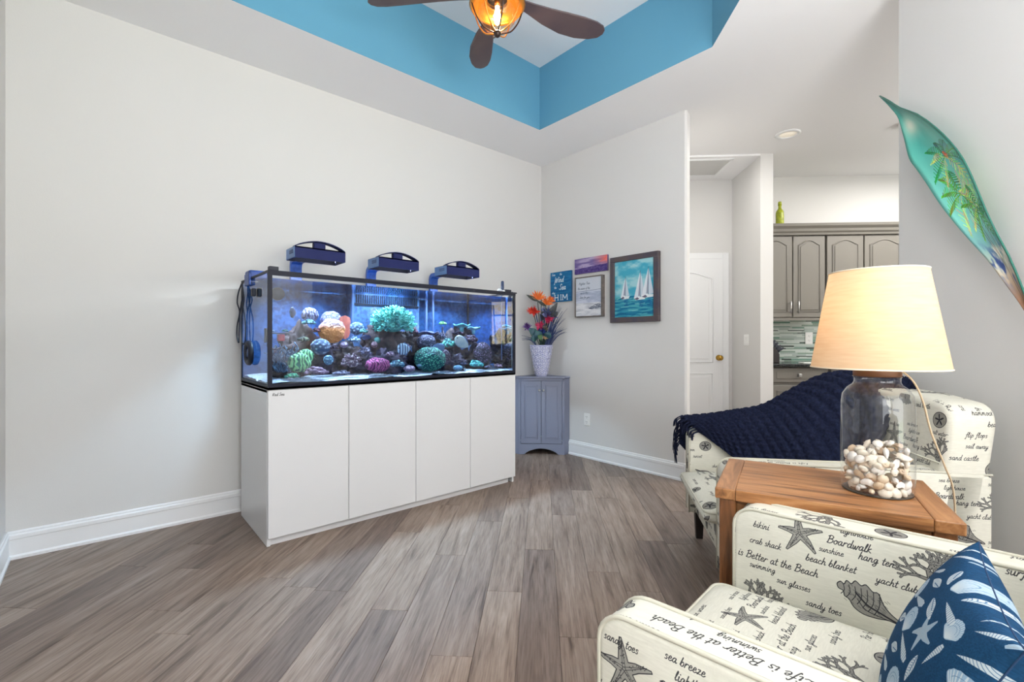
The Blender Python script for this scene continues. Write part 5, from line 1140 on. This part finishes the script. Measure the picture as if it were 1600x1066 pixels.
def uvmap(o, kind, du=0, dv=0):
    S = 1/.62
    def f(co, n):
        ax, ay, az = abs(n.x), abs(n.y), abs(n.z)
        if kind == 'seat' and az > .5: return ((.054-co.x+du)*S, (.272+.197-co.y+dv)*S)
        if az >= ax and az >= ay:
            return ((.30-co.y)*S, (.282+(co.x-.37))*S) if kind == 'arm' else ((co.x+.3)*S, (co.y+.1)*S)
        if ax >= ay: return (((co.y if n.x > 0 else co.y)+(.117 if n.x > 0 and co.x > .38 else du))*S, (co.z-.2+(.052 if n.x > 0 and co.x > .38 else 0)+dv)*S)
        return ((co.x+.171-.097+du)*S, (co.z-.697+.378+dv)*S)
    uv_by(o, f)
CW, CD = .41, .95
def armchair(loc, rz, label, inner=(0, 0)):
    t = empty('armchair', loc, R(rz), label, 'armchair', 'matching armchairs')
    AH = .612
    m = MB(); m.span((-CW+.005, .035, .15), (CW-.005, .90, .30), .012, 2); o = auto_smooth(m.build('seat_rail', M_fab, t)); uvmap(o, 'rail')
    m = MB(); m.tube([(-CW+.1, .030, .295), (CW-.1, .030, .295)], .0045, 6); m.build('piping', M_pipe, o, smooth=True)
    prof = [(0, .15), (0, AH-.055)]+[(.055-.055*math.cos(R(a)), AH-.055+.055*math.sin(R(a))) for a in (15, 30, 45, 60, 75, 90)]+[(.50, AH+.004), (.92, AH), (.92, .15)]
    for s in (-1, 1):
        xa, xb = (CW-.092, CW) if s > 0 else (-CW, -CW+.092)
        m = MB(); m.prism([(xa, y, z) for y, z in prof], (xb-xa, 0, 0), .012, 3); o = auto_smooth(m.build('arm', M_fab, t)); uvmap(o, 'arm', *(inner if s < 0 else (0, 0)))
        for x in (xa+.004, xb-.004):
            m = MB(); m.tube([(x, y+.001 if y < .1 else y, z+.0) for y, z in prof[:-1]], .0045, 6); m.build('piping', M_pipe, o, smooth=True)
    # cushion: crowned, soft edged
    m = MB(); rows = []; nx, ny = 26, 26; x0, x1, y0, y1 = -CW+.095, CW-.095, -.05, .74
    def cush(u, v, top):
        e = (max(0, 1-abs(2*u-1)**7))*(max(0, 1-abs(2*v-1)**7)); h = e**.35
        x = x0+(x1-x0)*u; y = y0+(y1-y0)*v
        return (x, y, (.352+(.046+.018*math.sin(math.pi*u)*math.sin(math.pi*v))*h) if top else (.352-.048*h))
    sx = [.5-.5*math.cos(math.pi*i/nx) for i in range(nx+1)]
    m.grid([[cush(u, v, True) for u in sx] for v in sx]); m.grid([[cush(u, v, False) for u in sx[::-1]] for v in sx])
    o = m.build('seat_cushion', M_fab, t, smooth=True); uvmap(o, 'seat')
    ring = rrect(x1-x0-.01, y1-y0-.01, .035, 6, 0, (y0+y1)/2)
    m = MB(); m.tube([(x, y, .372) for x, y in ring], .0045, 6, closed=True); m.build('piping', M_pipe, o, smooth=True)
    # back: reclined slab with rounded shoulders
    bp = [(-CW, .30), (CW, .30), (CW, .78)]+[(CW-.085+.085*math.cos(R(a)), .785+.085*math.sin(R(a))) for a in range(10, 91, 16)]+[(.15, .884), (-.15, .884)]+[(-CW+.085-.085*math.cos(R(a)), .785+.085*math.sin(R(a))) for a in range(90, 9, -16)]+[(-CW, .78)]
    m = MB(); m.prism([(x, .735, z) for x, z in bp], (0, .155, 0), .028, 4)
    for v in m.bm.verts: v.co.y += (v.co.z-.40)*.13 + (-.012*max(0, 1-(v.co.x/.4)**2) if v.co.y < .8 else 0)
    o = auto_smooth(m.build('backrest', M_fab, t), 50); uvmap(o, 'back')
    m = MB(); yb = lambda z: .735+(z-.40)*.13-.010
    m.tube([(-CW+.02, yb(.645)+.006, .645), (CW-.02, yb(.645)+.006, .645)], .0035, 5); m.tube([(-.036, yb(.64)-.003, .64), (-.036, yb(.87)+.004, .872)], .003, 5); m.build('seam', M_pipe, o, smooth=True)
    for x in (-CW+.05, CW-.05):
        for y in (.06, .86): m = MB(); m.prism([(x-.024, y-.024, .15), (x+.024, y-.024, .15), (x+.024, y+.024, .15), (x-.024, y+.024, .15)], (0, 0, -.002)); bmesh.ops.delete(m.bm, geom=list(m.bm.verts), context='VERTS'); m.grid([[(x+a*.024, y+b*.024, .152) for a, b in ((-1, -1), (1, -1), (1, 1), (-1, 1))], [(x+a*.017, y+b*.017, 0) for a, b in ((-1, -1), (1, -1), (1, 1), (-1, 1))]], close_u=True, cap=True); l_ = m.build('leg', M_leg, t); [setattr(p, 'use_smooth', False) for p in l_.data.polygons]
    return t
ch1 = armchair((1.0897, .5737, 0), -174.7, 'cream script print armchair holding the blue shell pillow')
ch2 = armchair((2.1879, 1.0920, 0), -142.4, 'cream script print armchair with the navy knitted throw over its arm', (.12, -.227))

# ---- blue shell pillow
PW_, PH_ = .44, .40
P_ = Draw(PW_, PH_, 2600, (28, 66, 100)); P_.wrap = True; P_.a *= (.86+.28*vnoise(P_.h, P_.w, 160, 160, 8, 2))[..., None]
WH = (196, 206, 210); BI = (70, 104, 140)
def scallop(D, cx, cy, r_, rot):
    c_, s_ = math.cos(R(rot)), math.sin(R(rot)); tr = lambda P: [(cx+r_*(x*c_-y*s_), cy+r_*(x*s_+y*c_)) for x, y in P]
    out = [(0, -.75), (.18, -.72)]+[((1+.04*(i % 2))*math.cos(R(a)), .05+(.85+.04*(i % 2))*math.sin(R(a))) for i, a in enumerate(range(-25, 206, 11))]+[(-.18, -.72)]
    D.poly(tr(out), (150, 176, 198), .95); 
    for a in range(-20, 201, 13): D.line(tr([(0, -.7), (.96*math.cos(R(a)), .05+.82*math.sin(R(a)))]), r_*.055, WH, .95)
    for q in (.45, .7): D.line(tr([(q*math.cos(R(a)), .0+q*.82*math.sin(R(a))) for a in range(-10, 191, 12)]), r_*.03, BI, .7)
def whelk(D, cx, cy, L, rot, col=WH):
    c_, s_ = math.cos(R(rot)), math.sin(R(rot)); tr = lambda P: [(cx+L*(x*c_-y*s_), cy+L*(x*s_+y*c_)) for x, y in P]
    body = catmull([(-.5, 0), (-.35, .12), (-.1, .2), (.15, .2), (.5, .02), (.15, -.14), (-.15, -.12), (-.35, -.06)], 4, True); D.poly(tr(body), col, .95)
    for i in range(8): x = -.38+.1*i; D.line(tr(catmull([(x, .15), (x+.06, .02), (x+.02, -.1)], 4)), L*.02, BI, .9)
    D.line(tr([(-.1, -.02), (.45, .0)]), L*.035, (40, 74, 116), .8)
def auger(D, cx, cy, L, rot):
    c_, s_ = math.cos(R(rot)), math.sin(R(rot)); tr = lambda P: [(cx+L*(x*c_-y*s_), cy+L*(x*s_+y*c_)) for x, y in P]
    D.poly(tr([(-.5, 0), (-.2, .06), (.3, .12), (.48, .09), (.5, -.03), (.3, -.1), (-.2, -.05)]), WH, .95)
    for i in range(10): x = -.38+.085*i; D.line(tr([(x, .05+.01*i*.7), (x+.04, -.04-.006*i)]), L*.018, BI, .9)
for k_, (x, y, s_, r_) in {
  's0': (.10, .10, .062, 20), 's1': (.33, .30, .055, 70)}.items(): starfish(P_, x, y, s_, r_, (190, 200, 206), (150, 176, 196), 5, .30)
for a in ((.21, .255, .048, 15), (.075, .305, .040, -20), (.345, .135, .045, 30), (.24, .035, .040, -8), (.405, .375, .035, 10)): scallop(P_, *a)
for a in ((.13, .215, .085, 28), (.235, .17, .080, 20), (.27, .345, .085, 160), (.39, .225, .075, 100), (.15, .37, .08, 10), (.04, .18, .07, 75), (.33, .05, .07, 60), (.175, .02, .07, 150)): whelk(P_, *a)
for a in ((.165, .305, .11, 12), (.29, .215, .12, -8), (.05, .24, .09, 60), (.21, .105, .11, 8), (.34, .385, .10, -5), (.415, .08, .09, 95), (.06, .375, .08, 30), (.42, .30, .08, 80), (.03, .04, .07, 40)): auger(P_, *a)
IM_P = P_.image('shell_pillow_print'); M_pil = image_mat('shell_print_cotton', IM_P, .85, bump=((700, 700, 700), .3), spec=.1)
pil = empty('throw_pillow', (0, 0, 0), 0, 'navy throw pillow printed with white seashells and starfish', 'pillow')
pw, ph, pt = .42, .34, .13
rows = {}
def pil_pt(u, v, side):
    x, z = 2*u-1, 2*v-1; e = ((1-x*x)*(1-z*z)); th = pt/2*max(0, e)**.42*side
    pull = 1-.07*(1-abs(x)**3)*abs(z)**6; pull2 = 1-.07*(1-abs(z)**3)*abs(x)**6
    return (x*pw/2*pull2, th, z*ph/2*pull)
sx = [.5-.5*math.cos(math.pi*i/34) for i in range(35)]
m = MB(); m.grid([[pil_pt(u, v, -1) for u in sx] for v in sx]); m.grid([[pil_pt(u, v, 1) for u in sx[::-1]] for v in sx])
o = m.build('cover', M_pil, pil, smooth=True)
uv_by(o, lambda co, n: ((co.x/.44)*1.5+.5, (co.z/.40)*1.6+.5))
m = MB(); ed = [pil_pt(u, 0, 0) for u in sx]+[pil_pt(1, v, 0) for v in sx[1:]]+[pil_pt(u, 1, 0) for u in sx[::-1][1:]]+[pil_pt(0, v, 0) for v in sx[::-1][1:-1]]
m.tube(ed, .0014, 5, closed=True); m.build('seam', pbr('navy_thread', (30, 60, 96), .8), pil, smooth=True)
# set against the backrest of the first chair
c1 = Matrix.Translation((1.0897, .5737, 0)) @ Matrix.Rotation(R(-174.7), 4, 'Z')
pil.matrix_world = c1 @ Matrix.Translation((.050, .462, .546)) @ Matrix.Rotation(R(4), 4, 'Z') @ Matrix.Rotation(R(-22), 4, 'X')

# ---- navy cable knit throw over the far arm and corner of the second chair (built in the chair's own frame)
M_knit = pbr('navy_wool', (34, 40, 64), .95, spec=.1, nz=90, var=(22, 26, 44), bump=.2)
c2 = Matrix.Translation((2.1879, 1.0920, 0)) @ Matrix.Rotation(R(-142.4), 4, 'Z')
secs = [
 [(-.455, -.030, .50), (-.450, -.028, .57), (-.430, -.025, .640), (-.370, -.010, .642), (-.322, .020, .628), (-.312, .050, .60)],
 [(-.465, .060, .42), (-.455, .080, .53), (-.425, .100, .655), (-.360, .110, .660), (-.308, .125, .610), (-.300, .140, .535)],
 [(-.470, .20, .40), (-.460, .22, .55), (-.425, .24, .680), (-.355, .25, .685), (-.285, .250, .585), (-.262, .245, .465)],
 [(-.470, .38, .40), (-.460, .40, .58), (-.420, .41, .722), (-.330, .41, .705), (-.215, .40, .580), (-.130, .39, .440)],
 [(-.470, .55, .45), (-.460, .56, .66), (-.410, .56, .815), (-.290, .56, .770), (-.130, .54, .620), (-.030, .52, .445)],
 [(-.465, .74, .55), (-.450, .72, .74), (-.390, .71, .895), (-.230, .715, .880), (-.080, .70, .700), (.050, .66, .455)],
 [(-.450, .92, .60), (-.430, .90, .80), (-.360, .86, .915), (-.190, .84, .918), (-.020, .76, .820), (.060, .715, .600)],
 [(-.440, 1.0, .55), (-.410, .985, .80), (-.330, .955, .905), (-.170, .95, .908), (-.04, .93, .905), (.020, .90, .895)]]
NS, NTT = 190, 150
def interp(A, n):
    A = np.array(A, float); out = np.array([catmull([tuple(p) for p in A[:, j]], 40) for j in range(A.shape[1])])      # cols x samples x 3
    idx = np.linspace(0, out.shape[1]-1, n).round().astype(int); return out[:, idx].transpose(1, 0, 2)
G_ = interp(secs, NS); G_ = interp(G_.transpose(1, 0, 2), NTT)                                                         # NTT x NS x 3
du = np.gradient(G_, axis=1); dv = np.gradient(G_, axis=0); nn = np.cross(du, dv); nn /= np.linalg.norm(nn, axis=2, keepdims=True)+1e-9
if nn[NTT//2, NS//2, 2] < 0: nn = -nn
sg = np.linspace(0, 1, NS)[None, :]; tg = np.linspace(0, 1, NTT)[:, None]
ridx = sg*24-tg*8+9; fr1 = ridx-np.floor(ridx); ph_ = np.where(np.floor(ridx) % 3 == 0, 0.0, .5)
band = np.abs(np.sin(math.pi*fr1))**.7
chain = .35+.65*np.abs(np.sin(math.pi*(tg*26+sg*20+ph_+.35*np.sign(fr1-.5)*1.0)))
disp = .021*band*chain+.004*np.sin(sg*9+tg*5)
G2 = G_+nn*(disp+.006)[..., None]
m = MB(); m.grid([[tuple(p) for p in r_] for r_ in G2]); m.grid([[tuple(p) for p in r_[::-1]] for r_ in (G_-nn*.004)])
thr = empty('knitted_throw', c2.translation, R(-142.4), 'navy cable knit throw draped over the arm and corner of the far armchair', 'blanket')
m.build('knit', M_knit, thr)
m = MB()
for i in range(22):
    t = i/21; j = int(t*(NTT-1)); p = Vector(G2[j, 0]); rr_ = random.Random(i)
    if t < .42: q = p+Vector((-.01+rr_.uniform(-.01, .01), -.02+rr_.uniform(-.01, .01), -.10-rr_.uniform(0, .04)))
    else: q = p+Vector((rr_.uniform(-.01, .01), -.035, -.05+rr_.uniform(-.02, .01)))
    for k_ in range(3):
        o_ = Vector((rr_.uniform(-.004, .004), rr_.uniform(-.004, .004), 0)); m.tube(catmull([tuple(p), tuple((p+q)/2+Vector((0, -.012, .01))+o_), tuple(q+o_*2)], 3), [.004, .0035, .003, .003, .003, .0025, .002], 4)
o = m.build('fringe', M_knit, thr); o['kind'] = 'stuff'

# ---- side table between the chairs
tb = empty('side_table', (1.7412, .4673, 0), R(-71.6), 'chunky honey wood side table between the two armchairs', 'table')
def woodmat(name, sc, c1, c2, c3):
    k = NT(name); tc = k.add('ShaderNodeTexCoord'); oi = k.add('ShaderNodeObjectInfo'); cb = k.add('ShaderNodeCombineXYZ'); ml = k.add('ShaderNodeMath', operation='MULTIPLY', i_1=9.0); k.link(oi, 'Random', ml, 0); k.link(ml, 0, cb, 1); k.link(ml, 0, cb, 2)
    va = k.add('ShaderNodeVectorMath', operation='ADD'); k.link(tc, 'Object', va, 0); k.link(cb, 0, va, 1); mp = k.add('ShaderNodeMapping'); mp.inputs['Scale'].default_value = sc; k.link(va, 0, mp, 0)
    n = k.add('ShaderNodeTexNoise', i_Scale=1.0, i_Detail=6.0, i_Roughness=.6, i_Distortion=1.2); k.link(mp, 0, n, 0); r = k.ramp(n, 'Fac', [(.3, lin(c1)), (.5, lin(c2)), (.7, lin(c3))]); k.link(r, 0, k.b, 0); k.b.inputs['Roughness'].default_value = .38; k.bump(n, 'Fac', .15, .002); return k.m
M_wx = woodmat('honey_wood_long', (3, 34, 34), (100, 64, 36), (160, 108, 64), (190, 140, 92)); M_wy = woodmat('honey_wood_cross', (34, 3, 34), (100, 64, 36), (154, 104, 62), (184, 134, 88)); M_wz = woodmat('honey_wood_upright', (40, 40, 3), (84, 50, 26), (124, 78, 44), (150, 98, 58))
TL, TW, TZ = .585, .425, .640
rt2 = random.Random(3)
def board(name, a, b, mat, bev=.004):
    m = MB(); m.span(a, b, bev, 2)
    for v in m.bm.verts:
        v.co += Vector((noise.noise(v.co*9)*.002, noise.noise(v.co*9+Vector((5, 0, 0)))*.002, noise.noise(v.co*12)*.0006))
    return m.build(name, mat, tb)
board('end_board', (-TL/2, -TW/2, TZ-.034), (-TL/2+.058, TW/2, TZ), M_wy); board('end_board', (TL/2-.062, -TW/2, TZ-.034), (TL/2, TW/2, TZ), M_wy)
ys = [-TW/2, -TW/2+.148, -TW/2+.262, TW/2]
for i in range(3): board('top_board', (-TL/2+.0588, ys[i]+.0004, TZ-.034), (TL/2-.0628, ys[i+1]-.0004, TZ-.0004), M_wx, .0012)
for sx_ in (-1, 1):
    for sy in (-1, 1): m = MB(); x, y = sx_*(TL/2-.036), sy*(TW/2-.036); m.span((x-.024, y-.024, 0), (x+.024, y+.024, TZ-.034), .004, 2); m.build('leg', M_wz, tb)
    m = MB(); m.span((sx_*(TL/2-.036)-.01, -TW/2+.06, TZ-.115), (sx_*(TL/2-.036)+.01, TW/2-.06, TZ-.034), .002, 1); m.build('apron', M_wy, tb)
for sy in (-1, 1): m = MB(); m.span((-TL/2+.06, sy*(TW/2-.036)-.01, TZ-.115), (TL/2-.06, sy*(TW/2-.036)+.01, TZ-.034), .002, 1); m.build('apron', M_wx, tb)

# ---- lamp: glass jar with a heap of shells
LX, LY = 1.7858, .3320
lp_ = empty('table_lamp', (LX, LY, TZ), 0, 'table lamp with a clear glass jar base and lit cream shade', 'lamp')
jp = [(.001, .003), (.080, .003), (.088, .006), (.0915, .016), (.0925, .12), (.0915, .27), (.088, .296), (.076, .316), (.062, .327), (.058, .335), (.058, .348), (.062, .352)]
M_jar = thin_glass('jar_glass', (.975, .975, .97), .05, .01)
m = MB(); m.lathe(jp, 48, cap=False); jar = m.build('glass_jar', M_jar, lp_)
m = MB(); m.lathe([(.070, .0), (.082, .0), (.088, .003), (.080, .0035), (.070, .0035)], 40, cap=False); m.build('base_rim', pbr('jar_foot', (70, 62, 54), .3), lp_, smooth=True)
m = MB(); m.lathe([(.001, .352), (.058, .352), (.060, .356), (.060, .374), (.056, .380), (.001, .380)], 36, cap=False); m.build('wooden_collar', pbr('walnut_collar', (110, 72, 44), .5), lp_, smooth=True)
k = NT('linen_shade'); k.n.remove(k.b); tc = k.add('ShaderNodeTexCoord'); mp = k.add('ShaderNodeMapping'); mp.inputs['Scale'].default_value = (14, 14, 160); k.link(tc, 'Object', mp, 0); n = k.add('ShaderNodeTexNoise', i_Scale=1.0, i_Detail=3.0); k.link(mp, 0, n, 0)
r = k.ramp(n, 'Fac', [(.3, lin((232, 204, 168))), (.65, lin((238, 214, 182)))]); df = k.add('ShaderNodeBsdfDiffuse'); tl_ = k.add('ShaderNodeBsdfTranslucent'); mm = k.add('ShaderNodeMixShader'); mm.inputs[0].default_value = .5; k.link(r, 0, df, 0); k.link(r, 0, tl_, 0); k.link(df, 0, mm, 1); k.link(tl_, 0, mm, 2); k.link(mm, 0, k.out, 0)
r0, r1_, z0, z1 = .172, .1225, .378, .672
m = MB(); m.lathe([(r0, z0), (r1_, z1)], 72, cap=False); shd = m.build('shade', k.m, lp_, smooth=True)
M_band = pbr('shade_trim', (236, 222, 200), .8)
for r_, z in ((r0, z0), (r1_, z1)):
    m = MB(); m.tube([(r_*math.cos(a), r_*math.sin(a), z) for a in [2*math.pi*i/64 for i in range(64)]], .0022, 6, closed=True); m.build('shade_rim', M_band, shd, smooth=True)
m = MB(); m.tube([(0, 0, .38), (0, 0, .47)], .012, 10); m.build('socket', pbr('brass', (190, 150, 70), .25, 1), lp_)
m = MB(); m.ball((0, 0, .52), (.028, .028, .036), 16, 10); m.build('bulb', pbr('warm_bulb', (255, 236, 200), .4, emit=(255, 214, 150), es=3), lp_)
m = MB()
for i in range(3): a = R(120*i+20); m.tube([(0, 0, z1-.012), (r1_*math.cos(a), r1_*math.sin(a), z1-.004)], .0015, 5)
m.tube([(0, 0, .56), (0, 0, z1)], .003, 6); m.build('harp', nickel, lp_)
pl = bpy.data.lights.new('table_lamp_light', 'POINT'); pl.energy = 1.6; pl.color = (1, .63, .37); pl.shadow_soft_size = .035
po = bpy.data.objects.new('table_lamp_light', pl); COL.objects.link(po); po.location = (LX, LY, TZ+.545)
ux, uy = math.cos(R(48.6-118)), math.sin(R(48.6-118))
def lpt(a, b, z): return (a*ux-b*uy, a*uy+b*ux, z)   # a: along the table towards the wall, b: sideways
m = MB(); m.tube(catmull([lpt(.035, -.045, .385), lpt(.075, -.045, .345), lpt(.105, -.02, .28), lpt(.13, .01, .19), lpt(.17, .05, .09), lpt(.20, .085, .01), lpt(.215, .12, -.12), lpt(.22, .13, -.40)], 6), .0028, 6); m.build('cord', pbr('clear_cord', (196, 176, 146), .4), lp_, smooth=True)

# shells in the jar
shell_c = [(236, 226, 210), (226, 206, 180), (214, 190, 160), (240, 236, 230), (200, 176, 150), (170, 150, 130)]
SM = [pbr('shell_%d' % i, c, .45, nz=60, var=tuple(int(v*.86) for v in c)) for i, c in enumerate(shell_c)]
def sh_scallop():
    m = MB(); rows = []
    for i in range(7):
        q = i/6; rows.append([((q*math.sin(a)*.5)*(1+.04*math.cos(a*22)), (q*math.cos(a)*.5)*(1+.04*math.cos(a*22)), .16*(1-q*q)+.012*q*math.cos(a*11)) for a in [R(-115+230*j/22) for j in range(23)]])
    m.grid(rows); m.grid([[(x, y, z-.05) for x, y, z in r[::-1]] for r in rows]); return m
def sh_snail():
    m = MB(); pts = []; rad = []
    for i in range(34): a = i*.5; q = math.exp(-i*.075); pts.append((.30*q*math.cos(a), .30*q*math.sin(a), .45*(1-q))); rad.append(.27*q)
    m.tube(pts, rad, 8); return m
def sh_cone():
    m = MB(); m.lathe([(.001, -.5), (.06, -.4), (.16, -.1), (.2, .15), (.18, .3), (.1, .38), (.08, .42), (.03, .5), (.001, .52)], 12, cap=False); return m
def sh_round():
    m = MB(); m.ball((0, 0, 0), (.5, .46, .3), 14, 9, lambda d: 1+.04*math.sin(d.x*22)); return m
protos = []
for nm, f in (('scallop_shell', sh_scallop), ('snail_shell', sh_snail), ('cone_shell', sh_cone), ('clam_shell', sh_round)):
    me = bpy.data.meshes.new(nm); mb = f(); mb.bm.to_mesh(me); mb.bm.free(); [setattr(p, 'use_smooth', True) for p in me.polygons]; protos.append((nm, me))
rs_ = random.Random(21)
lay = []
for li, z in enumerate((.010, .029, .050, .071, .092, .112, .128)):
    for r_, n_ in ((.070, 14), (.042, 8), (.014, 3)):
        if li < 5 and r_ < .06: continue
        for j in range(n_): a = 2*math.pi*(j+.5*(li % 2))/n_+rs_.uniform(-.1, .1); lay.append((r_, a, z+(.012 if r_ < .05 else 0)-(.030*(.5+.5*math.cos(a-R(150))) if li > 4 else 0)))
lblN = {'scallop_shell': 'ribbed fan shell in the heap inside the glass jar', 'snail_shell': 'spiral snail shell in the heap inside the glass jar', 'cone_shell': 'pointed cone shell in the heap inside the glass jar', 'clam_shell': 'smooth clam shell in the heap inside the glass jar'}
for i, (r_, a, z) in enumerate(lay):
    nm, me = protos[rs_.choice((0, 0, 1, 2, 3, 3))]; ci = rs_.choice((0, 0, 0, 1, 2, 3, 3, 3, 3, 4)); s_ = rs_.uniform(.027, .038)*(1.0 if nm != 'cone_shell' else 1.1)
    o = bpy.data.objects.new(nm, me); COL.objects.link(o)
    if not me.materials: me.materials.append(None)
    o.material_slots[0].link = 'OBJECT'; o.material_slots[0].material = SM[ci]
    o.location = (LX+r_*math.cos(a), LY+r_*math.sin(a), TZ+z+.004); o.scale = (s_, s_, s_)
    # shells near the wall of the jar show their backs outward
    o.rotation_euler = (R(90)+rs_.uniform(-.6, .6), rs_.uniform(-.5, .5), a+R(90)+rs_.uniform(-.5, .5)) if z < .11 else (rs_.uniform(-.7, .7), rs_.uniform(-.7, .7), rs_.uniform(0, 6))
    setp(o, lblN[nm], 'seashell', 'seashells in the jar lamp: '+nm.split('_')[0])

# ---- painted palm spathe on the right wall (plane e = 1.80; local frame d, z)
LW, LH = .5, 1.6
Q = Draw(LW, LH, 640, (96, 190, 176)); yy, xx = np.mgrid[0:Q.h, 0:Q.w]; v = yy/Q.h; u = xx/Q.w
def vgrad(stops):
    out = np.zeros((Q.h, Q.w, 3)); P = [s_[0] for s_ in stops]
    for c in range(3): out[..., c] = np.interp(v, P, [s_[1][c] for s_ in stops])
    return out/255
Q.a[:] = vgrad([(0, (120, 84, 60)), (.16, (150, 110, 84)), (.24, (196, 180, 160)), (.34, (120, 176, 176)), (.42, (124, 206, 194)), (.6, (104, 194, 178)), (.8, (70, 160, 146)), (1, (30, 110, 100))])
w_ = vnoise(Q.h, Q.w, 10, 5, 31); Q.a *= (.92+.16*w_)[..., None]
cl_ = np.exp(-(((u-.42)/.25)**2+((v-.80)/.035)**2))*.8; Q.a += (np.array((240, 228, 206))/255-Q.a)*cl_[..., None]
m_ = np.clip((vnoise(Q.h, Q.w, 26, 9, 40)-.50)*7, 0, 1)*np.exp(-((v-.27)/.055)**2); Q.a += (np.array((44, 70, 130))/255-Q.a)*m_[..., None]
m_ = np.clip((vnoise(Q.h, Q.w, 20, 8, 41)-.52)*7, 0, 1)*np.exp(-((v-.30)/.06)**2); Q.a += (np.array((226, 224, 206))/255-Q.a)*m_[..., None]
for x, dx in ((.24, .05), (.33, .04), (.27, -.02)):
    Q.line(catmull([(x+dx, .20), (x+dx*.4, .40), (x, .60), (x-.01, .78)], 8), .006, (92, 76, 70))
def frond(cx, cy, a, L, c):
    n_ = 11; pts = [(cx+L*t*math.cos(a)-.35*L*t*t*0, cy+L*t*math.sin(a)-.32*L*t*t) for t in [i/n_ for i in range(n_+1)]]; Q.line(pts, .005, c)
    for i in range(2, n_+1):
        x, y = pts[i]; ll = L*.27*math.sin(math.pi*min(1, i/n_*.85+.1))
        for s_ in (-1, 1): b = a+s_*R(62)-R(30); Q.line([(x, y), (x+ll*math.cos(b), y+ll*math.sin(b)-.006)], .0050, tuple(int(min(255, q*RS.uniform(.7, 1.3))) for q in c), .95, True)
for cx, cy, L in ((.23, .80, .22), (.29, 1.0, .20), (.33, .72, .17)):
    for a in range(-50, 240, 34): frond(cx, cy-.0, R(a+RS.uniform(-8, 8)), L*RS.uniform(.8, 1.1), [(34, 130, 60), (90, 160, 50), (24, 100, 74), (190, 210, 120)][RS.randint(4)])
frond(.30, .98, R(80), .08, (200, 110, 60))
IM_L = Q.image('palm_painting'); M_leaf = image_mat('painted_spathe', IM_L, .22, ext='EXTEND', spec=.5)
# both edges of the spathe, tip first: (d, z)
UE = [(2.535, 2.372), (2.46, 2.305), (2.387, 2.238), (2.27, 2.15), (2.161, 2.040), (2.085, 1.945), (2.023, 1.847), (1.975, 1.73), (1.933, 1.607), (1.895, 1.51), (1.854, 1.418), (1.815, 1.31), (1.78, 1.20), (1.75, 1.08), (1.735, .98)]
LE = [(2.530, 2.362), (2.455, 2.270), (2.392, 2.185), (2.345, 2.07), (2.305, 1.960), (2.258, 1.89), (2.208, 1.815), (2.14, 1.70), (2.067, 1.591), (2.00, 1.50), (1.933, 1.412), (1.87, 1.315), (1.808, 1.215), (1.75, 1.09), (1.728, .98)]
UEc, LEc = catmull(UE, 4), catmull(LE, 4); n_ = len(UEc); rows = []; uvs = []
for i in range(n_):
    t = i/(n_-1); (du_, zu), (dl, zl) = UEc[i], LEc[i]; wd_ = math.hypot(du_-dl, zu-zl); row = []; uu = []
    for j in range(13):
        s_ = j/12; off = .012+.030*min(1, t*6)+.10*wd_*(2*s_-1)**2*1.6+.03*math.exp(-t*10)
        row.append((dl+(du_-dl)*s_, zl+(zu-zl)*s_, off)); uu.append((s_*.9+.05, 1-t))
    rows.append(row); uvs.append(uu)
me = bpy.data.meshes.new('spathe'); V_, Fc, UVs = [], [], []
for k_ in (0, 1):
    for r_, uu in zip(rows, uvs):
        for (d, z, off), q in zip(r_, uu): V_.append(Vector(E3(1.80-off-(.004 if k_ == 0 else 0), d, z))); UVs.append(q)
nv = n_*13
for i in range(n_-1):
    for j in range(12): a = i*13+j; Fc.append((a, a+1, a+14, a+13)); Fc.append((nv+a, nv+a+13, nv+a+14, nv+a+1))
for i in range(n_-1):
    for j in (0, 12): a = i*13+j; Fc.append((a, a+13, nv+a+13, nv+a))
me.from_pydata([tuple(p) for p in V_], [], Fc); uvl = me.uv_layers.new(name='UVMap')
for p in me.polygons:
    p.use_smooth = True
    for li in p.loop_indices: uvl.data[li].uv = UVs[me.loops[li].vertex_index]
o = link_mesh('painted_palm_spathe', me, M_leaf); setp(o, 'curved dried palm spathe painted with green palm trees, hung on the right wall', 'wall art')
m = MB(); m.tube([E3(1.80-(.012+.030+.016), *p) for p in []] or [tuple(Vector(E3(1.80-rows[i][12][2]-.002, rows[i][12][0], rows[i][12][1]))) for i in range(0, n_, 2)], .004, 5); e_ = m.build('edge_cord', pbr('spathe_edge', (40, 110, 96), .4), o, smooth=True)
